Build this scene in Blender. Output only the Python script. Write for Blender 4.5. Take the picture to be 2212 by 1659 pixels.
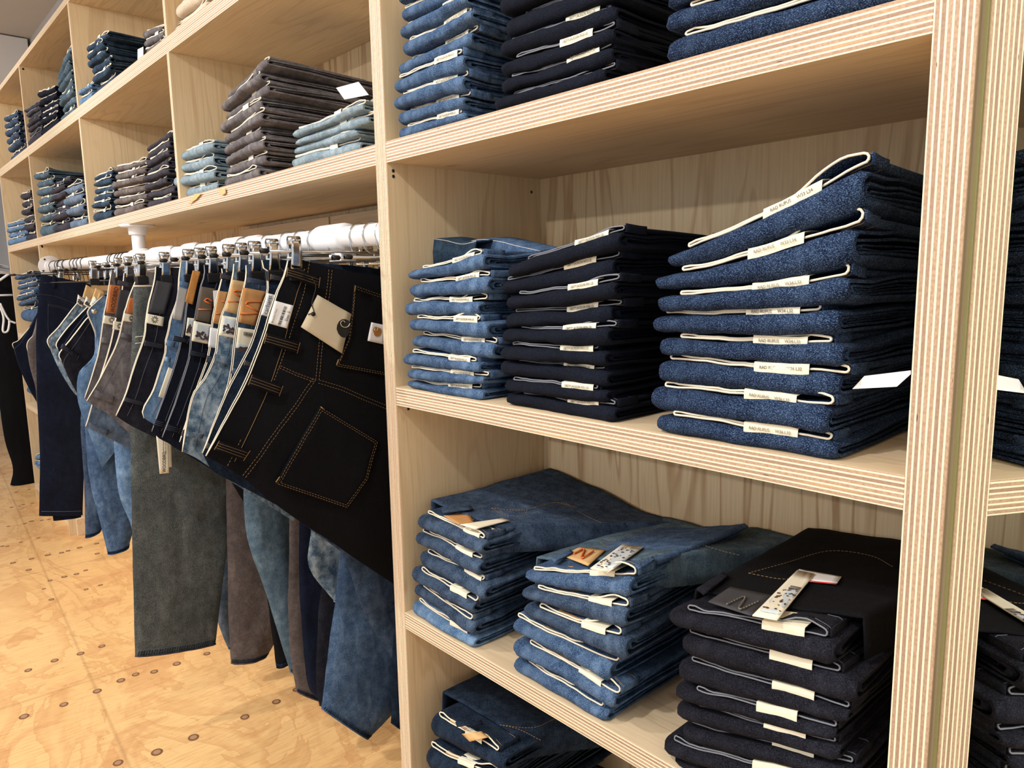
import bpy, bmesh, math, random
from mathutils import Vector, Matrix, noise

for o in list(bpy.data.objects):
    bpy.data.objects.remove(o, do_unlink=True)
SC = bpy.context.scene
COL = SC.collection
PI = math.pi

# ---------------------------------------------------------------- camera
CAM_H = 1.28
F_PX = 1570.31
YAW, PITCH, ROLL = 0.835488, 0.143418, -0.017879
CY_ = -0.72364
_cy, _sy, _cp, _sp = math.cos(YAW), math.sin(YAW), math.cos(PITCH), math.sin(PITCH)
FWD = Vector((-_sy * _cp, _cy * _cp, -_sp))
_r0 = Vector((_cy, _sy, 0)); _u0 = _r0.cross(FWD)
RIGHT = math.cos(ROLL) * _r0 + math.sin(ROLL) * _u0
UP = -math.sin(ROLL) * _r0 + math.cos(ROLL) * _u0
CPOS = Vector((0, CY_, CAM_H))
cam_d = bpy.data.cameras.new('camera'); cam = bpy.data.objects.new('camera', cam_d)
COL.objects.link(cam)
m = Matrix.Identity(4)
for i in range(3):
    m[i][0] = RIGHT[i]; m[i][1] = UP[i]; m[i][2] = -FWD[i]; m[i][3] = CPOS[i]
cam.matrix_world = m
cam_d.sensor_width = 36.0
cam_d.lens = F_PX / 2212 * 36.0
cam_d.clip_start = 0.02
SC.camera = cam

# ---------------------------------------------------------------- world, lights, exposure
SC.view_settings.view_transform = 'Standard'
SC.view_settings.look = 'None'
SC.view_settings.gamma = 1.0
SC.view_settings.use_curve_mapping = False
SC.view_settings.exposure = 0.08
w = bpy.data.worlds.new('shop_room_light'); SC.world = w; w.use_nodes = True
w.node_tree.nodes['Background'].inputs[0].default_value = (0.92, 0.95, 1.0, 1)
w.node_tree.nodes['Background'].inputs[1].default_value = 0.95

def spot(name, loc, target, power, size_deg=110, blend=0.6, radius=0.035, color=(1, .975, .935)):
    l = bpy.data.lights.new(name, 'SPOT'); l.energy = power; l.spot_size = math.radians(size_deg)
    l.spot_blend = blend; l.shadow_soft_size = radius; l.color = color
    o = bpy.data.objects.new(name, l); COL.objects.link(o); o.location = loc
    d = Vector(target) - Vector(loc)
    o.rotation_euler = d.to_track_quat('-Z', 'Y').to_euler()
    return o
LH = 2.44
spot('track_spot', (-0.72, -1.26, LH), (-0.75, 0.1, 1.1), 60)
spot('track_spot', (-2.75, -1.55, LH), (-2.1, 0.1, 1.0), 104)
spot('track_spot', (-4.7, -1.6, LH), (-4.4, 0.1, 1.0), 92)
spot('track_spot', (-1.3, -4.3, LH + .05), (-0.6, 0.1, 1.1), 128)
# soft fill added under the ceiling (large area light, no real fixture)
al = bpy.data.lights.new('ceiling_fill', 'AREA'); al.shape = 'RECTANGLE'; al.size = 5.0; al.size_y = 1.6
al.energy = 95; al.color = (1, .965, .92)
ao = bpy.data.objects.new('ceiling_fill', al); COL.objects.link(ao); ao.location = (-2.2, -2.6, 2.95)

# ---------------------------------------------------------------- pixel rays (photo 2212x1659)
def ray(u, v):
    return RIGHT * ((u - 1106) / F_PX) + UP * (-(v - 829.5) / F_PX) + FWD
def atx(u, v, x):
    d = ray(u, v); return CPOS + d * ((x - CPOS.x) / d.x)
def aty(u, v, y):
    d = ray(u, v); return CPOS + d * ((y - CPOS.y) / d.y)
def atz(u, v, z):
    d = ray(u, v); return CPOS + d * ((z - CPOS.z) / d.z)

# ---------------------------------------------------------------- object helpers
def props(o, label=None, cat=None, group=None, kind=None):
    if label: o['label'] = label
    if cat: o['category'] = cat
    if group: o['group'] = group
    if kind: o['kind'] = kind
    return o
def thing(name, label, cat, loc=(0, 0, 0), rotz=0, group=None):
    o = bpy.data.objects.new(name, None); COL.objects.link(o); o.empty_display_size = .02
    o.location = loc; o.rotation_euler = (0, 0, rotz)
    return props(o, label, cat, group)
def mobj(name, mesh, mats, parent=None, smooth=True):
    o = bpy.data.objects.new(name, mesh); COL.objects.link(o)
    for mm in (mats if isinstance(mats, (list, tuple)) else [mats]):
        mesh.materials.append(mm)
    if smooth:
        for p in mesh.polygons: p.use_smooth = True
    if parent: o.parent = parent
    return o
class MB:
    """collects verts and faces of ONE mesh"""
    def __init__(s): s.v = []; s.f = []; s.m = []
    def add(s, vs, fs, mi=0):
        b = len(s.v); s.v += [tuple(q) for q in vs]
        for f in fs: s.f.append([b + i for i in f]); s.m.append(mi)
    def box(s, a, b, mi=0, mis=None):
        x0, y0, z0 = a; x1, y1, z1 = b
        vs = [(x0,y0,z0),(x1,y0,z0),(x1,y1,z0),(x0,y1,z0),(x0,y0,z1),(x1,y0,z1),(x1,y1,z1),(x0,y1,z1)]
        fs = [(0,3,2,1),(4,5,6,7),(0,1,5,4),(1,2,6,5),(2,3,7,6),(3,0,4,7)]  # -z +z -y +x +y -x
        bse = len(s.v); s.v += vs
        for k, f in enumerate(fs):
            s.f.append([bse + i for i in f]); s.m.append(mis[k] if mis else mi)
    def grid(s, rows, closed_u=False, closed_v=False, mi=0, flip=False):
        n = len(rows); k = len(rows[0]); b = len(s.v)
        for r in rows: s.v += [tuple(q) for q in r]
        for i in range(n if closed_u else n - 1):
            for j in range(k if closed_v else k - 1):
                a = b + i * k + j; c = b + i * k + (j + 1) % k
                d = b + ((i + 1) % n) * k + (j + 1) % k; e = b + ((i + 1) % n) * k + j
                s.f.append([a, e, d, c] if flip else [a, c, d, e]); s.m.append(mi)
    def tube(s, pts, r, seg=8, closed=False, mi=0, cap=True, flat=1.0):
        pts = [Vector(p) for p in pts]; n = len(pts); rows = []
        prev = None
        for i, p in enumerate(pts):
            if closed: t = pts[(i + 1) % n] - pts[i - 1]
            else: t = pts[min(i + 1, n - 1)] - pts[max(i - 1, 0)]
            if t.length < 1e-9: t = Vector((0, 0, 1))
            t.normalize()
            if prev is None:
                a = Vector((0, 0, 1)) if abs(t.z) < .9 else Vector((0, 1, 0))
                nx = t.cross(a).normalized()
            else:
                nx = (prev - t * prev.dot(t))
                nx = nx.normalized() if nx.length > 1e-6 else t.orthogonal().normalized()
            prev = nx; ny = t.cross(nx)
            rr = r[i] if isinstance(r, (list, tuple)) else r
            rows.append([p + (nx * math.cos(2*PI*j/seg) + ny * math.sin(2*PI*j/seg) * flat) * rr for j in range(seg)])
        b = len(s.v)
        s.grid(rows, closed_u=closed, closed_v=True, mi=mi)
        if cap and not closed:
            s.f.append([b + j for j in range(seg)][::-1]); s.m.append(mi)
            s.f.append([b + (n - 1) * seg + j for j in range(seg)]); s.m.append(mi)
    def cyl(s, a, b, r, seg=20, mi=0, r2=None):
        s.tube([a, b], [r, r2 if r2 is not None else r], seg, mi=mi)
    def poly(s, pts, nrm, th, mi=0):
        """flat polygon plate of thickness th along nrm"""
        nrm = Vector(nrm); k = len(pts); b = len(s.v)
        s.v += [tuple(Vector(p)) for p in pts] + [tuple(Vector(p) + nrm * th) for p in pts]
        s.f.append([b + i for i in range(k)][::-1]); s.f.append([b + k + i for i in range(k)]); s.m += [mi, mi]
        for i in range(k):
            j = (i + 1) % k; s.f.append([b + i, b + j, b + k + j, b + k + i]); s.m.append(mi)
    def mesh(s, name):
        me = bpy.data.meshes.new(name); me.from_pydata(s.v, [], s.f)
        for p, mi in zip(me.polygons, s.m): p.material_index = mi
        me.validate(); me.update()
        return me
    def fixn(s, me):
        bm = bmesh.new(); bm.from_mesh(me); bmesh.ops.recalc_face_normals(bm, faces=bm.faces); bm.to_mesh(me); bm.free()
    def build(s, name, mats, parent=None, smooth=True, fix=True, bevel=0):
        me = s.mesh(name)
        if fix: s.fixn(me)
        o = mobj(name, me, mats, parent, smooth)
        if bevel:
            bv = o.modifiers.new('bevel', 'BEVEL'); bv.width = bevel; bv.segments = 2; bv.limit_method = 'ANGLE'
        return o
_txt_cache = {}
def text_mesh(body, size):
    """flat lettering mesh in the local xy plane, origin centred"""
    key = (body, size)
    if key in _txt_cache: return _txt_cache[key].copy()
    c = bpy.data.curves.new('lettering', 'FONT'); c.body = body; c.size = size
    c.align_x = 'CENTER'; c.align_y = 'CENTER'; c.resolution_u = 2; c.extrude = 0.00012
    o = bpy.data.objects.new('lettering_tmp', c); COL.objects.link(o)
    bpy.context.view_layer.update()
    me = bpy.data.meshes.new_from_object(o.evaluated_get(bpy.context.evaluated_depsgraph_get()))
    bpy.data.objects.remove(o, do_unlink=True); bpy.data.curves.remove(c)
    _txt_cache[key] = me
    return me.copy()
def lettering(body, size, origin, ex, ey, mat, parent, name='lettering', sx=1.0):
    """text on a surface: ex = reading direction, ey = up of letters (parent's local frame)"""
    me = text_mesh(body, size)
    ex = Vector(ex).normalized(); ey = Vector(ey); ey = (ey - ex * ey.dot(ex)).normalized(); ez = ex.cross(ey)
    for v in me.vertices:
        p = v.co; v.co = Vector(origin) + ex * p.x * sx + ey * p.y + ez * (p.z + .0004)
    return mobj(name, me, mat, parent, smooth=False)
def fbm(x, y, z, s=1.0):
    return noise.fractal(Vector((x * s, y * s, z * s)), 1.0, 2.0, 3)
def lerp(a, b, t): return a + (b - a) * t
def sstep(t):
    t = max(0, min(1, t)); return t * t * (3 - 2 * t)
def polyline(pts, t):
    """point on polyline at t in 0..1 by arc length"""
    L = [0]
    for i in range(1, len(pts)): L.append(L[-1] + (Vector(pts[i]) - Vector(pts[i-1])).length)
    s = t * L[-1]
    for i in range(1, len(pts)):
        if s <= L[i] or i == len(pts) - 1:
            k = (s - L[i-1]) / max(1e-9, L[i] - L[i-1]); return Vector(pts[i-1]).lerp(Vector(pts[i]), k)
def smooth_pts(pts, n):
    """Catmull-Rom through pts, n samples per span"""
    P = [Vector(p) for p in pts]; P = [P[0] * 2 - P[1]] + P + [P[-1] * 2 - P[-2]]
    out = []
    for i in range(1, len(P) - 2):
        for k in range(n):
            t = k / n; a, b, c, d = P[i-1], P[i], P[i+1], P[i+2]
            out.append(0.5 * ((2*b) + (c-a)*t + (2*a-5*b+4*c-d)*t*t + (3*b-a-3*c+d)*t**3))
    out.append(P[-2]); return out

# ---------------------------------------------------------------- materials
class NT:
    def __init__(s, name):
        s.mat = bpy.data.materials.new(name); s.mat.use_nodes = True; s.t = s.mat.node_tree
        s.n = s.t.nodes; s.b = s.n['Principled BSDF']
    def node(s, typ, **kw):
        n = s.n.new(typ)
        for k, v in kw.items():
            if k.startswith('i_'):
                key = k[2:]; key = int(key) if key.isdigit() else key
                n.inputs[key].default_value = v
            else: setattr(n, k, v)
        return n
    def link(s, a, b): s.t.links.new(a, b)
    def coord(s, scale=(1,1,1), which='Object', rot=(0,0,0), loc=(0,0,0)):
        tc = s.node('ShaderNodeTexCoord'); mp = s.node('ShaderNodeMapping')
        mp.inputs['Scale'].default_value = scale; mp.inputs['Rotation'].default_value = rot
        mp.inputs['Location'].default_value = loc
        s.link(tc.outputs[which], mp.inputs[0]); return mp.outputs[0]
    def noise(s, vec, scale, detail=3, rough=.55, dist=0, out=0):
        n = s.node('ShaderNodeTexNoise'); n.inputs['Scale'].default_value = scale
        n.inputs['Detail'].default_value = detail; n.inputs['Roughness'].default_value = rough
        n.inputs['Distortion'].default_value = dist
        if vec: s.link(vec, n.inputs['Vector'])
        return n.outputs[out]
    def ramp(s, fac, stops, interp='LINEAR'):
        r = s.node('ShaderNodeValToRGB'); r.color_ramp.interpolation = interp
        e = r.color_ramp.elements
        while len(e) < len(stops): e.new(.5)
        for el, (p, c) in zip(e, stops):
            el.position = p; el.color = (*c, 1) if len(c) == 3 else c
        s.link(fac, r.inputs[0]); return r.outputs[0]
    def mix(s, fac, a, b, mode='MIX'):
        m_ = s.node('ShaderNodeMix', data_type='RGBA', blend_type=mode)
        if isinstance(fac, (int, float)): m_.inputs[0].default_value = fac
        else: s.link(fac, m_.inputs[0])
        for k, q in ((6, a), (7, b)):
            if isinstance(q, tuple): m_.inputs[k].default_value = (*q, 1) if len(q) == 3 else q
            else: s.link(q, m_.inputs[k])
        return m_.outputs[2]
    def math(s, op, a, b=None, c=None, clamp=False):
        m_ = s.node('ShaderNodeMath', operation=op); m_.use_clamp = clamp
        for k, q in enumerate((a, b, c)):
            if q is None: continue
            if isinstance(q, (int, float)): m_.inputs[k].default_value = q
            else: s.link(q, m_.inputs[k])
        return m_.outputs[0]
    def bump(s, h, strength=.3, dist=.001):
        b = s.node('ShaderNodeBump'); b.inputs['Strength'].default_value = strength
        b.inputs['Distance'].default_value = dist; s.link(h, b.inputs['Height'])
        s.link(b.outputs[0], s.b.inputs['Normal'])
    def done(s, col=None, rough=.8, metal=0, spec=.3):
        if col is not None:
            if isinstance(col, tuple): s.b.inputs['Base Color'].default_value = (*col, 1)
            else: s.link(col, s.b.inputs['Base Color'])
        if isinstance(rough, (int, float)): s.b.inputs['Roughness'].default_value = rough
        else: s.link(rough, s.b.inputs['Roughness'])
        s.b.inputs['Metallic'].default_value = metal
        s.b.inputs['Specular IOR Level'].default_value = spec
        return s.mat
def lin(r, g, b):
    f = lambda c: ((c / 255) / 12.92) if c / 255 <= .04045 else (((c / 255) + .055) / 1.055) ** 2.4
    return (f(r), f(g), f(b))
def plain(name, rgb, rough=.6, metal=0, spec=.4, var=.08, sc=60):
    t = NT(name); v = t.coord(); n = t.noise(v, sc, 3)
    c = t.mix(n, tuple(max(0, x * (1 - var)) for x in rgb), tuple(min(1, x * (1 + var)) for x in rgb))
    return t.done(c, rough, metal, spec)

def veneer(name, axis, tone=(214, 178, 128), dark=(160, 112, 66), seed=0, contrast=1.0):
    """pine ply face; grain runs along axis"""
    t = NT(name)
    sc = [9.0, 9.0, 9.0]; sc[axis] = 0.9
    tc0 = t.node('ShaderNodeTexCoord'); oi = t.node('ShaderNodeObjectInfo')
    va = t.node('ShaderNodeVectorMath', operation='MULTIPLY_ADD'); t.link(oi.outputs['Location'], va.inputs[0]); va.inputs[1].default_value = (1.7, 2.3, 3.1); t.link(tc0.outputs['Object'], va.inputs[2])
    mp0 = t.node('ShaderNodeMapping'); mp0.inputs['Scale'].default_value = tuple(sc); mp0.inputs['Location'].default_value = (seed * 3.1, seed * 1.7, seed * 2.3); t.link(va.outputs[0], mp0.inputs[0]); v = mp0.outputs[0]
    warp = t.noise(v, .9, 3, .5, .6)
    bands = t.math('MULTIPLY', warp, 9.0)
    fr = t.math('FRACT', bands)
    line = t.ramp(fr, [(0, (0,0,0)), (.62, (0,0,0)), (.86, (1,1,1)), (.93, (.8,.8,.8)), (1, (0,0,0))])
    big = t.noise(t.coord((1.3, 1.3, 1.3), loc=(seed, 0, 0)), 2.2, 3)
    sc2 = [240.0] * 3; sc2[axis] = 7.0
    fine = t.noise(t.coord(tuple(sc2)), 1.0, 3, .6)
    a = lin(*tone); d = lin(*dark)
    pale = lin(min(255, tone[0] + 16), min(255, tone[1] + 18), min(255, tone[2] + 20))
    c = t.mix(big, a, pale)
    lf = t.math('MULTIPLY', line, t.ramp(big, [(.35, (.1,)*3), (.65, (.62 * contrast,)*3)]))
    c = t.mix(lf, c, d)
    c = t.mix(t.ramp(fine, [(.3, (.22,)*3), (.6, (0,)*3)]), c, d)
    vo = t.node('ShaderNodeTexVoronoi'); vo.inputs['Scale'].default_value = 3.1
    sck = [1.6, 1.6, 1.6]; sck[axis] = .8
    t.link(t.coord(tuple(sck), loc=(seed * .7, seed * .3, seed)), vo.inputs['Vector'])
    kn = t.ramp(vo.outputs['Distance'], [(0, (1,)*3), (.035, (.7,)*3), (.07, (0,)*3)])
    c = t.mix(t.math('MULTIPLY', kn, .55), c, lin(120, 72, 40))
    t.bump(fine, .15, .0006)
    return t.done(c, .62, 0, .35)

def ply_edge(name, axis, long_axis, thick=0.036, plies=7):
    """laminated ply edge; stripes stacked along axis (object coords start at the board's low face)"""
    t = NT(name)
    tc = t.node('ShaderNodeTexCoord'); sp = t.node('ShaderNodeSeparateXYZ'); t.link(tc.outputs['Object'], sp.inputs[0])
    sc = [30.0] * 3; sc[long_axis] = 2.5
    wob = t.noise(t.coord(tuple(sc)), 1.0, 3)
    h = t.math('ADD', sp.outputs[axis], t.math('MULTIPLY', t.math('SUBTRACT', wob, .5), .0016))
    q = t.math('MULTIPLY', h, plies / thick)
    fr = t.math('FRACT', q); lay = t.math('FLOOR', q)
    light = t.ramp(fr, [(0, (1,)*3), (.27, (1,)*3), (.34, (0,)*3), (.95, (0,)*3), (1, (1,)*3)])
    wn = t.node('ShaderNodeTexWhiteNoise', noise_dimensions='1D'); t.link(lay, wn.inputs['W'])
    sc3 = [420.0] * 3; sc3[long_axis] = 260.0
    grain = t.noise(t.coord(tuple(sc3)), 1.0, 2, .6)
    sc4 = [60.0] * 3; sc4[long_axis] = 4.0
    streak = t.noise(t.coord(tuple(sc4)), 1.0, 3)
    br = t.mix(wn.outputs['Value'], lin(164, 138, 118), lin(190, 162, 136))
    br = t.mix(t.ramp(grain, [(.35, (.45,)*3), (.6, (0,)*3)]), br, lin(138, 104, 84))
    br = t.mix(t.ramp(streak, [(.62, (0,)*3), (.8, (.6,)*3)]), br, lin(232, 190, 132))
    c = t.mix(light, br, lin(244, 228, 196))
    vo = t.node('ShaderNodeTexVoronoi'); vo.inputs['Scale'].default_value = 1.0
    sv = [120.0] * 3; sv[long_axis] = 14.0
    t.link(t.coord(tuple(sv)), vo.inputs['Vector'])
    pit = t.ramp(vo.outputs['Distance'], [(0, (1,)*3), (.045, (1,)*3), (.06, (0,)*3)])
    c = t.mix(pit, c, lin(70, 38, 24))
    t.bump(grain, .25, .0006)
    return t.done(c, .68, 0, .3)

def denim(name, base, hi, speck=.5, fade=.35, rough=.92, wr=.5):
    """woven denim: indigo ground, pale weft flecks, soft wear mottling and creases"""
    t = NT(name)
    v = t.coord()
    sp = t.noise(t.coord((620, 620, 1150), rot=(.5, .3, .6)), 1.0, 2, .75)
    tw = t.node('ShaderNodeTexWave', wave_type='BANDS', bands_direction='DIAGONAL')
    tw.inputs['Scale'].default_value = 260; tw.inputs['Distortion'].default_value = 3.0; tw.inputs['Detail'].default_value = 1
    t.link(v, tw.inputs['Vector'])
    med = t.noise(v, 55, 4, .6)
    crease = t.noise(t.coord((46, 46, 16)), 1.0, 3, .6, .5)
    big = t.noise(v, 8, 3, .5)
    b = lin(*base); h = lin(*hi)
    dk = tuple(x * .45 for x in b)
    c = t.mix(t.ramp(sp, [(.36, (1,)*3), (.52, (0,)*3)]), b, dk)
    fl = t.math('MULTIPLY', t.ramp(sp, [(.50, (0,)*3), (.68, (1,)*3)]), t.math('ADD', .55, t.math('MULTIPLY', tw.outputs['Fac'], .6)))
    c = t.mix(t.math('MULTIPLY', fl, speck, clamp=True), c, h)
    c = t.mix(t.math('MULTIPLY', t.ramp(med, [(.42, (0,)*3), (.80, (1,)*3)]), fade * .8), c, h)
    c = t.mix(t.math('MULTIPLY', t.ramp(crease, [(.50, (0,)*3), (.70, (1,)*3)]), fade * .55), c, h)
    c = t.mix(t.math('MULTIPLY', t.ramp(big, [(.35, (1,)*3), (.62, (0,)*3)]), .4), c, dk)
    hgt = t.math('ADD', t.math('MULTIPLY', sp, .5), t.math('MULTIPLY', crease, 3.0 * wr))
    t.bump(hgt, .55, .0012)
    return t.done(c, rough, 0, .12)

M = {}
M['back'] = veneer('pine_ply_back', 2, (214, 190, 150), (160, 118, 76), 1, 1.25)
M['side'] = veneer('pine_ply_side', 2, (214, 190, 150), (178, 144, 102), 4, .55)
M['shelf'] = veneer('pine_ply_shelf', 0, (214, 191, 156), (168, 136, 104), 7, .5)
M['edge_h'] = ply_edge('ply_edge_shelf', 2, 0, .036, 7)
M['edge_v'] = ply_edge('ply_edge_post', 0, 2, .036, 7)
M['edge_thin'] = ply_edge('ply_edge_thin', 0, 2, .018, 4)
M['cream'] = plain('raw_cream_edge', lin(226, 216, 196), .95, var=.1, sc=900)
M['greyedge'] = plain('grey_seam_edge', lin(120, 122, 130), .95, var=.15, sc=900)
M['paper'] = plain('cream_card', lin(232, 224, 200), .7, var=.03)
M['white'] = plain('white_card', lin(240, 240, 240), .6, var=.02)
M['kraft'] = plain('kraft_card', lin(196, 182, 156), .85, var=.06, sc=700)
M['ink'] = plain('black_ink', lin(28, 26, 26), .6, var=.02)
M['inkgrey'] = plain('grey_ink', lin(110, 104, 92), .6, var=.02)
M['leather'] = plain('tan_patch', lin(190, 138, 84), .75, var=.14, sc=120)
M['leather2'] = plain('light_tan_patch', lin(206, 168, 116), .8, var=.12, sc=120)
M['leatherdk'] = plain('charcoal_patch', lin(58, 58, 62), .7, var=.12, sc=300)
M['leathergr'] = plain('grey_brown_patch', lin(92, 82, 70), .85, var=.35, sc=500)
M['leatherpale'] = plain('pale_grey_patch', lin(172, 170, 168), .8, var=.1, sc=300)
M['camel'] = plain('camel_patch', lin(176, 120, 58), .7, var=.15, sc=150)
M['rust'] = plain('rust_patch', lin(190, 112, 60), .7, var=.12, sc=150)
M['orange'] = plain('orange_thread', lin(214, 108, 44), .8)
M['stitch'] = plain('tan_thread', lin(138, 108, 70), .8)
M['stitchgrey'] = plain('grey_thread', lin(96, 98, 108), .8)
M['chrome'] = plain('chrome_wire', lin(200, 203, 206), .16, 1, .5, var=.02)
M['steel'] = plain('dark_steel', lin(52, 52, 54), .35, .7, .5)
M['rubber'] = plain('black_rubber', lin(16, 16, 17), .5)
M['pvc'] = plain('white_painted_pipe', lin(238, 238, 240), .28, 0, .5, var=.02)
M['rivet'] = plain('copper_rivet', lin(150, 96, 64), .35, .8)
M['red'] = plain('red_ink', lin(214, 60, 60), .6)
M['floorhole'] = plain('rusty_screw_hole', lin(122, 82, 54), .7, var=.4, sc=900)
M['screw'] = plain('worn_screw', lin(176, 140, 106), .5, .2, var=.3, sc=900)

DEN = {
 'lightblue': denim('denim_mid_blue', (50, 74, 108), (134, 164, 200), 0.62, 0.4),
 'medblue':   denim('denim_blue_worn', (42, 58, 82), (120, 144, 174), 0.55, 0.36),
 'rufus':     denim('denim_indigo_fleck', (17, 30, 58), (118, 150, 194), 0.62, 0.1),
 'rawblack':  denim('denim_raw_navy', (15, 19, 31), (48, 56, 74), 0.42, 0.07),
 'washblack': denim('denim_charcoal', (20, 20, 28), (76, 78, 92), 0.42, 0.16),
 'paleblue':  denim('denim_pale_teal', (120, 142, 156), (196, 210, 216), 0.6, 0.45),
 'grey':      denim('denim_warm_grey', (92, 88, 92), (166, 160, 160), 0.55, 0.45),
 'browngrey': denim('denim_brown_grey', (88, 80, 80), (164, 154, 150), 0.55, 0.45),
 'darkgrey':  denim('denim_slate', (52, 50, 60), (112, 110, 120), 0.5, 0.28),
 'navy':      denim('denim_navy', (14, 20, 38), (52, 66, 96), 0.35, 0.12),
 'darkteal':  denim('denim_dark_teal', (28, 44, 64), (100, 128, 152), 0.5, 0.35),
 'teal':      denim('denim_grey_teal', (66, 88, 106), (142, 164, 176), 0.5, 0.4),
 'cream':     denim('denim_ecru', (214, 196, 174), (242, 230, 214), 0.4, 0.4),
 'greyblue':  denim('denim_grey_blue', (80, 98, 122), (162, 178, 198), 0.5, 0.5),
 'greengrey': denim('denim_green_grey', (62, 67, 68), (152, 158, 156), 0.85, 0.22),
 'blackcot':  denim('denim_black_cotton', (14, 14, 17), (38, 39, 46), 0.3, 0.06),
 'sky':       denim('denim_sky_blue', (76, 110, 150), (164, 192, 220), 0.5, 0.5),
 'bleach':    denim('denim_bleached', (58, 88, 116), (192, 208, 216), 0.55, 0.95),
 'darkwash':  denim('denim_dark_wash', (14, 24, 40), (72, 96, 124), 0.5, 0.25),
 'mauve':     denim('denim_taupe', (82, 74, 74), (150, 138, 132), 0.6, 0.35),
}
# ================================================================ THE ROOM
FZ = 0.0
def floor_mat():
    t = NT('ply_floor')
    v = t.coord((1, 1, 1), rot=(0, 0, .5))
    warp = t.noise(t.coord((1.5, 3.2, 1)), .9, 5, .6, 1.1)
    bands = t.math('FRACT', t.math('MULTIPLY', warp, 7.0))
    line = t.ramp(bands, [(0, (0,)*3), (.35, (0,)*3), (.8, (.8,)*3), (.84, (1,)*3), (.87, (0,)*3)])
    base = t.mix(t.noise(v, 2.1, 3), lin(226, 180, 120), lin(240, 202, 144))
    c = t.mix(t.math('MULTIPLY', line, .42), base, lin(186, 126, 74))
    blot = t.noise(t.coord(loc=(3, 1, 0)), 3.4, 4, .6, .8)
    c = t.mix(t.ramp(blot, [(.56, (0,)*3), (.6, (.32,)*3), (.7, (.4,)*3)]), c, lin(190, 130, 84))
    fine = t.noise(t.coord((120, 14, 1)), 1.0, 4)
    c = t.mix(t.ramp(fine, [(.3, (.35,)*3), (.55, (0,)*3)]), c, lin(176, 122, 74))
    vo = t.node('ShaderNodeTexVoronoi'); vo.inputs['Scale'].default_value = 30; t.link(t.coord((1, 2, 1)), vo.inputs['Vector'])
    c = t.mix(t.ramp(vo.outputs['Distance'], [(0, (.8,)*3), (.05, (.6,)*3), (.08, (0,)*3)]), c, lin(120, 72, 42))
    # sheet seams and filler smears
    sx = t.node('ShaderNodeSeparateXYZ'); t.link(t.coord(rot=(0, 0, .06)), sx.inputs[0])
    for ax, off, per in ((0, .17, .6), (1, .42, 1.2)):
        q = t.math('PINGPONG', t.math('ADD', sx.outputs[ax], off), per)
        s = t.ramp(q, [(0, (1,)*3), (.0035, (.6,)*3), (.006, (0,)*3)])
        c = t.mix(t.math('MULTIPLY', s, .32), c, lin(132, 90, 56))
    rg = t.ramp(blot, [(.3, (.28,)*3), (.7, (.42,)*3)])
    t.bump(fine, .12, .001)
    return t.done(c, rg, 0, .45)
fl = MB(); fl.box((-9, -5, -.03), (2.5, 1.2, 0))
# countersunk screws of the boards, set in the floor surface (measured on the photo)
SCREWS = [(418,1593,1.25),(339,1625,1.3),(529,1549,1),(597,1516,1),(447,1412,.8),(382,1434,1),(333,1451,.9),(293,1457,.8),(261,1470,1),(210,1493,1),(138,1522,.9),(52,1548,1.1),
 (255,1648,1),(118,1427,.9),(174,1412,.9),(220,1396,.8),(61,1448,.8),(217,1264,.6),(186,1273,.6),(111,1295,.7),(139,1246,.9),(165,1240,.8),(108,1254,.6),
 (62,1231,.9),(28,1216,.9),(68,1207,.8),(103,1199,1),(133,1194,.8),(147,1190,.7),(172,1183,.9),(210,1196,.8),(209,1174,.8),(45,1171,.5),(83,1162,.5),(5,1180,.6),(18,1137,.5),
 (68,1126,.9),(54,1131,.5),(90,1124,.6),(106,1122,.5),(25,1096,.6),(42,1094,.4),(50,1090,.5),(70,1087,.6),(10,1024,.5),(35,1063,.6),(63,1057,.5),(640,1490,.8),(16,1180,.5),(95,1272,.4),(185,1232,.6)]
for u, v, k in SCREWS:
    p = atz(u, v, 0); r = .0145 * k ** .6
    ring = [(p.x + math.cos(a) * r, p.y + math.sin(a) * r * .9, .0004) for a in [i * PI / 9 for i in range(18)]]
    inn = [(p.x + math.cos(a) * r * .6, p.y + math.sin(a) * r * .55, .0009) for a in [i * PI / 9 for i in range(18)]]
    b = len(fl.v); fl.v += ring + inn
    for i in range(18):
        j = (i + 1) % 18; fl.f.append([b + i, b + j, b + 18 + j, b + 18 + i]); fl.m.append(1)
    fl.f.append([b + 18 + i for i in range(18)]); fl.m.append(2)
props(fl.build('floor', [floor_mat(), M['floorhole'], M['screw']], smooth=False, fix=False), 'worn plywood floor with countersunk screws', kind='structure')

wallm = plain('painted_wall', lin(206, 208, 210), .8, var=.03, sc=3)
ceilm = plain('painted_ceiling', lin(206, 200, 192), .85, var=.05, sc=3)
c_ = MB(); c_.box((-9, -5, 3.0), (2.5, 1.2, 3.05)); props(c_.build('ceiling', ceilm, smooth=False), 'plain grey beige ceiling', kind='structure')
c_ = MB(); c_.box((-9, .42, 0), (2.5, .5, 3.0)); props(c_.build('wall_back', wallm, smooth=False), 'painted wall behind the shelving', kind='structure')
c_ = MB(); c_.box((-9.05, -5, 0), (-8.95, .42, 3.0)); props(c_.build('wall_left', plain('white_wall', lin(214, 222, 232), .8, var=.03, sc=3), smooth=False), 'white wall at the far end of the shop', kind='structure')

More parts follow.
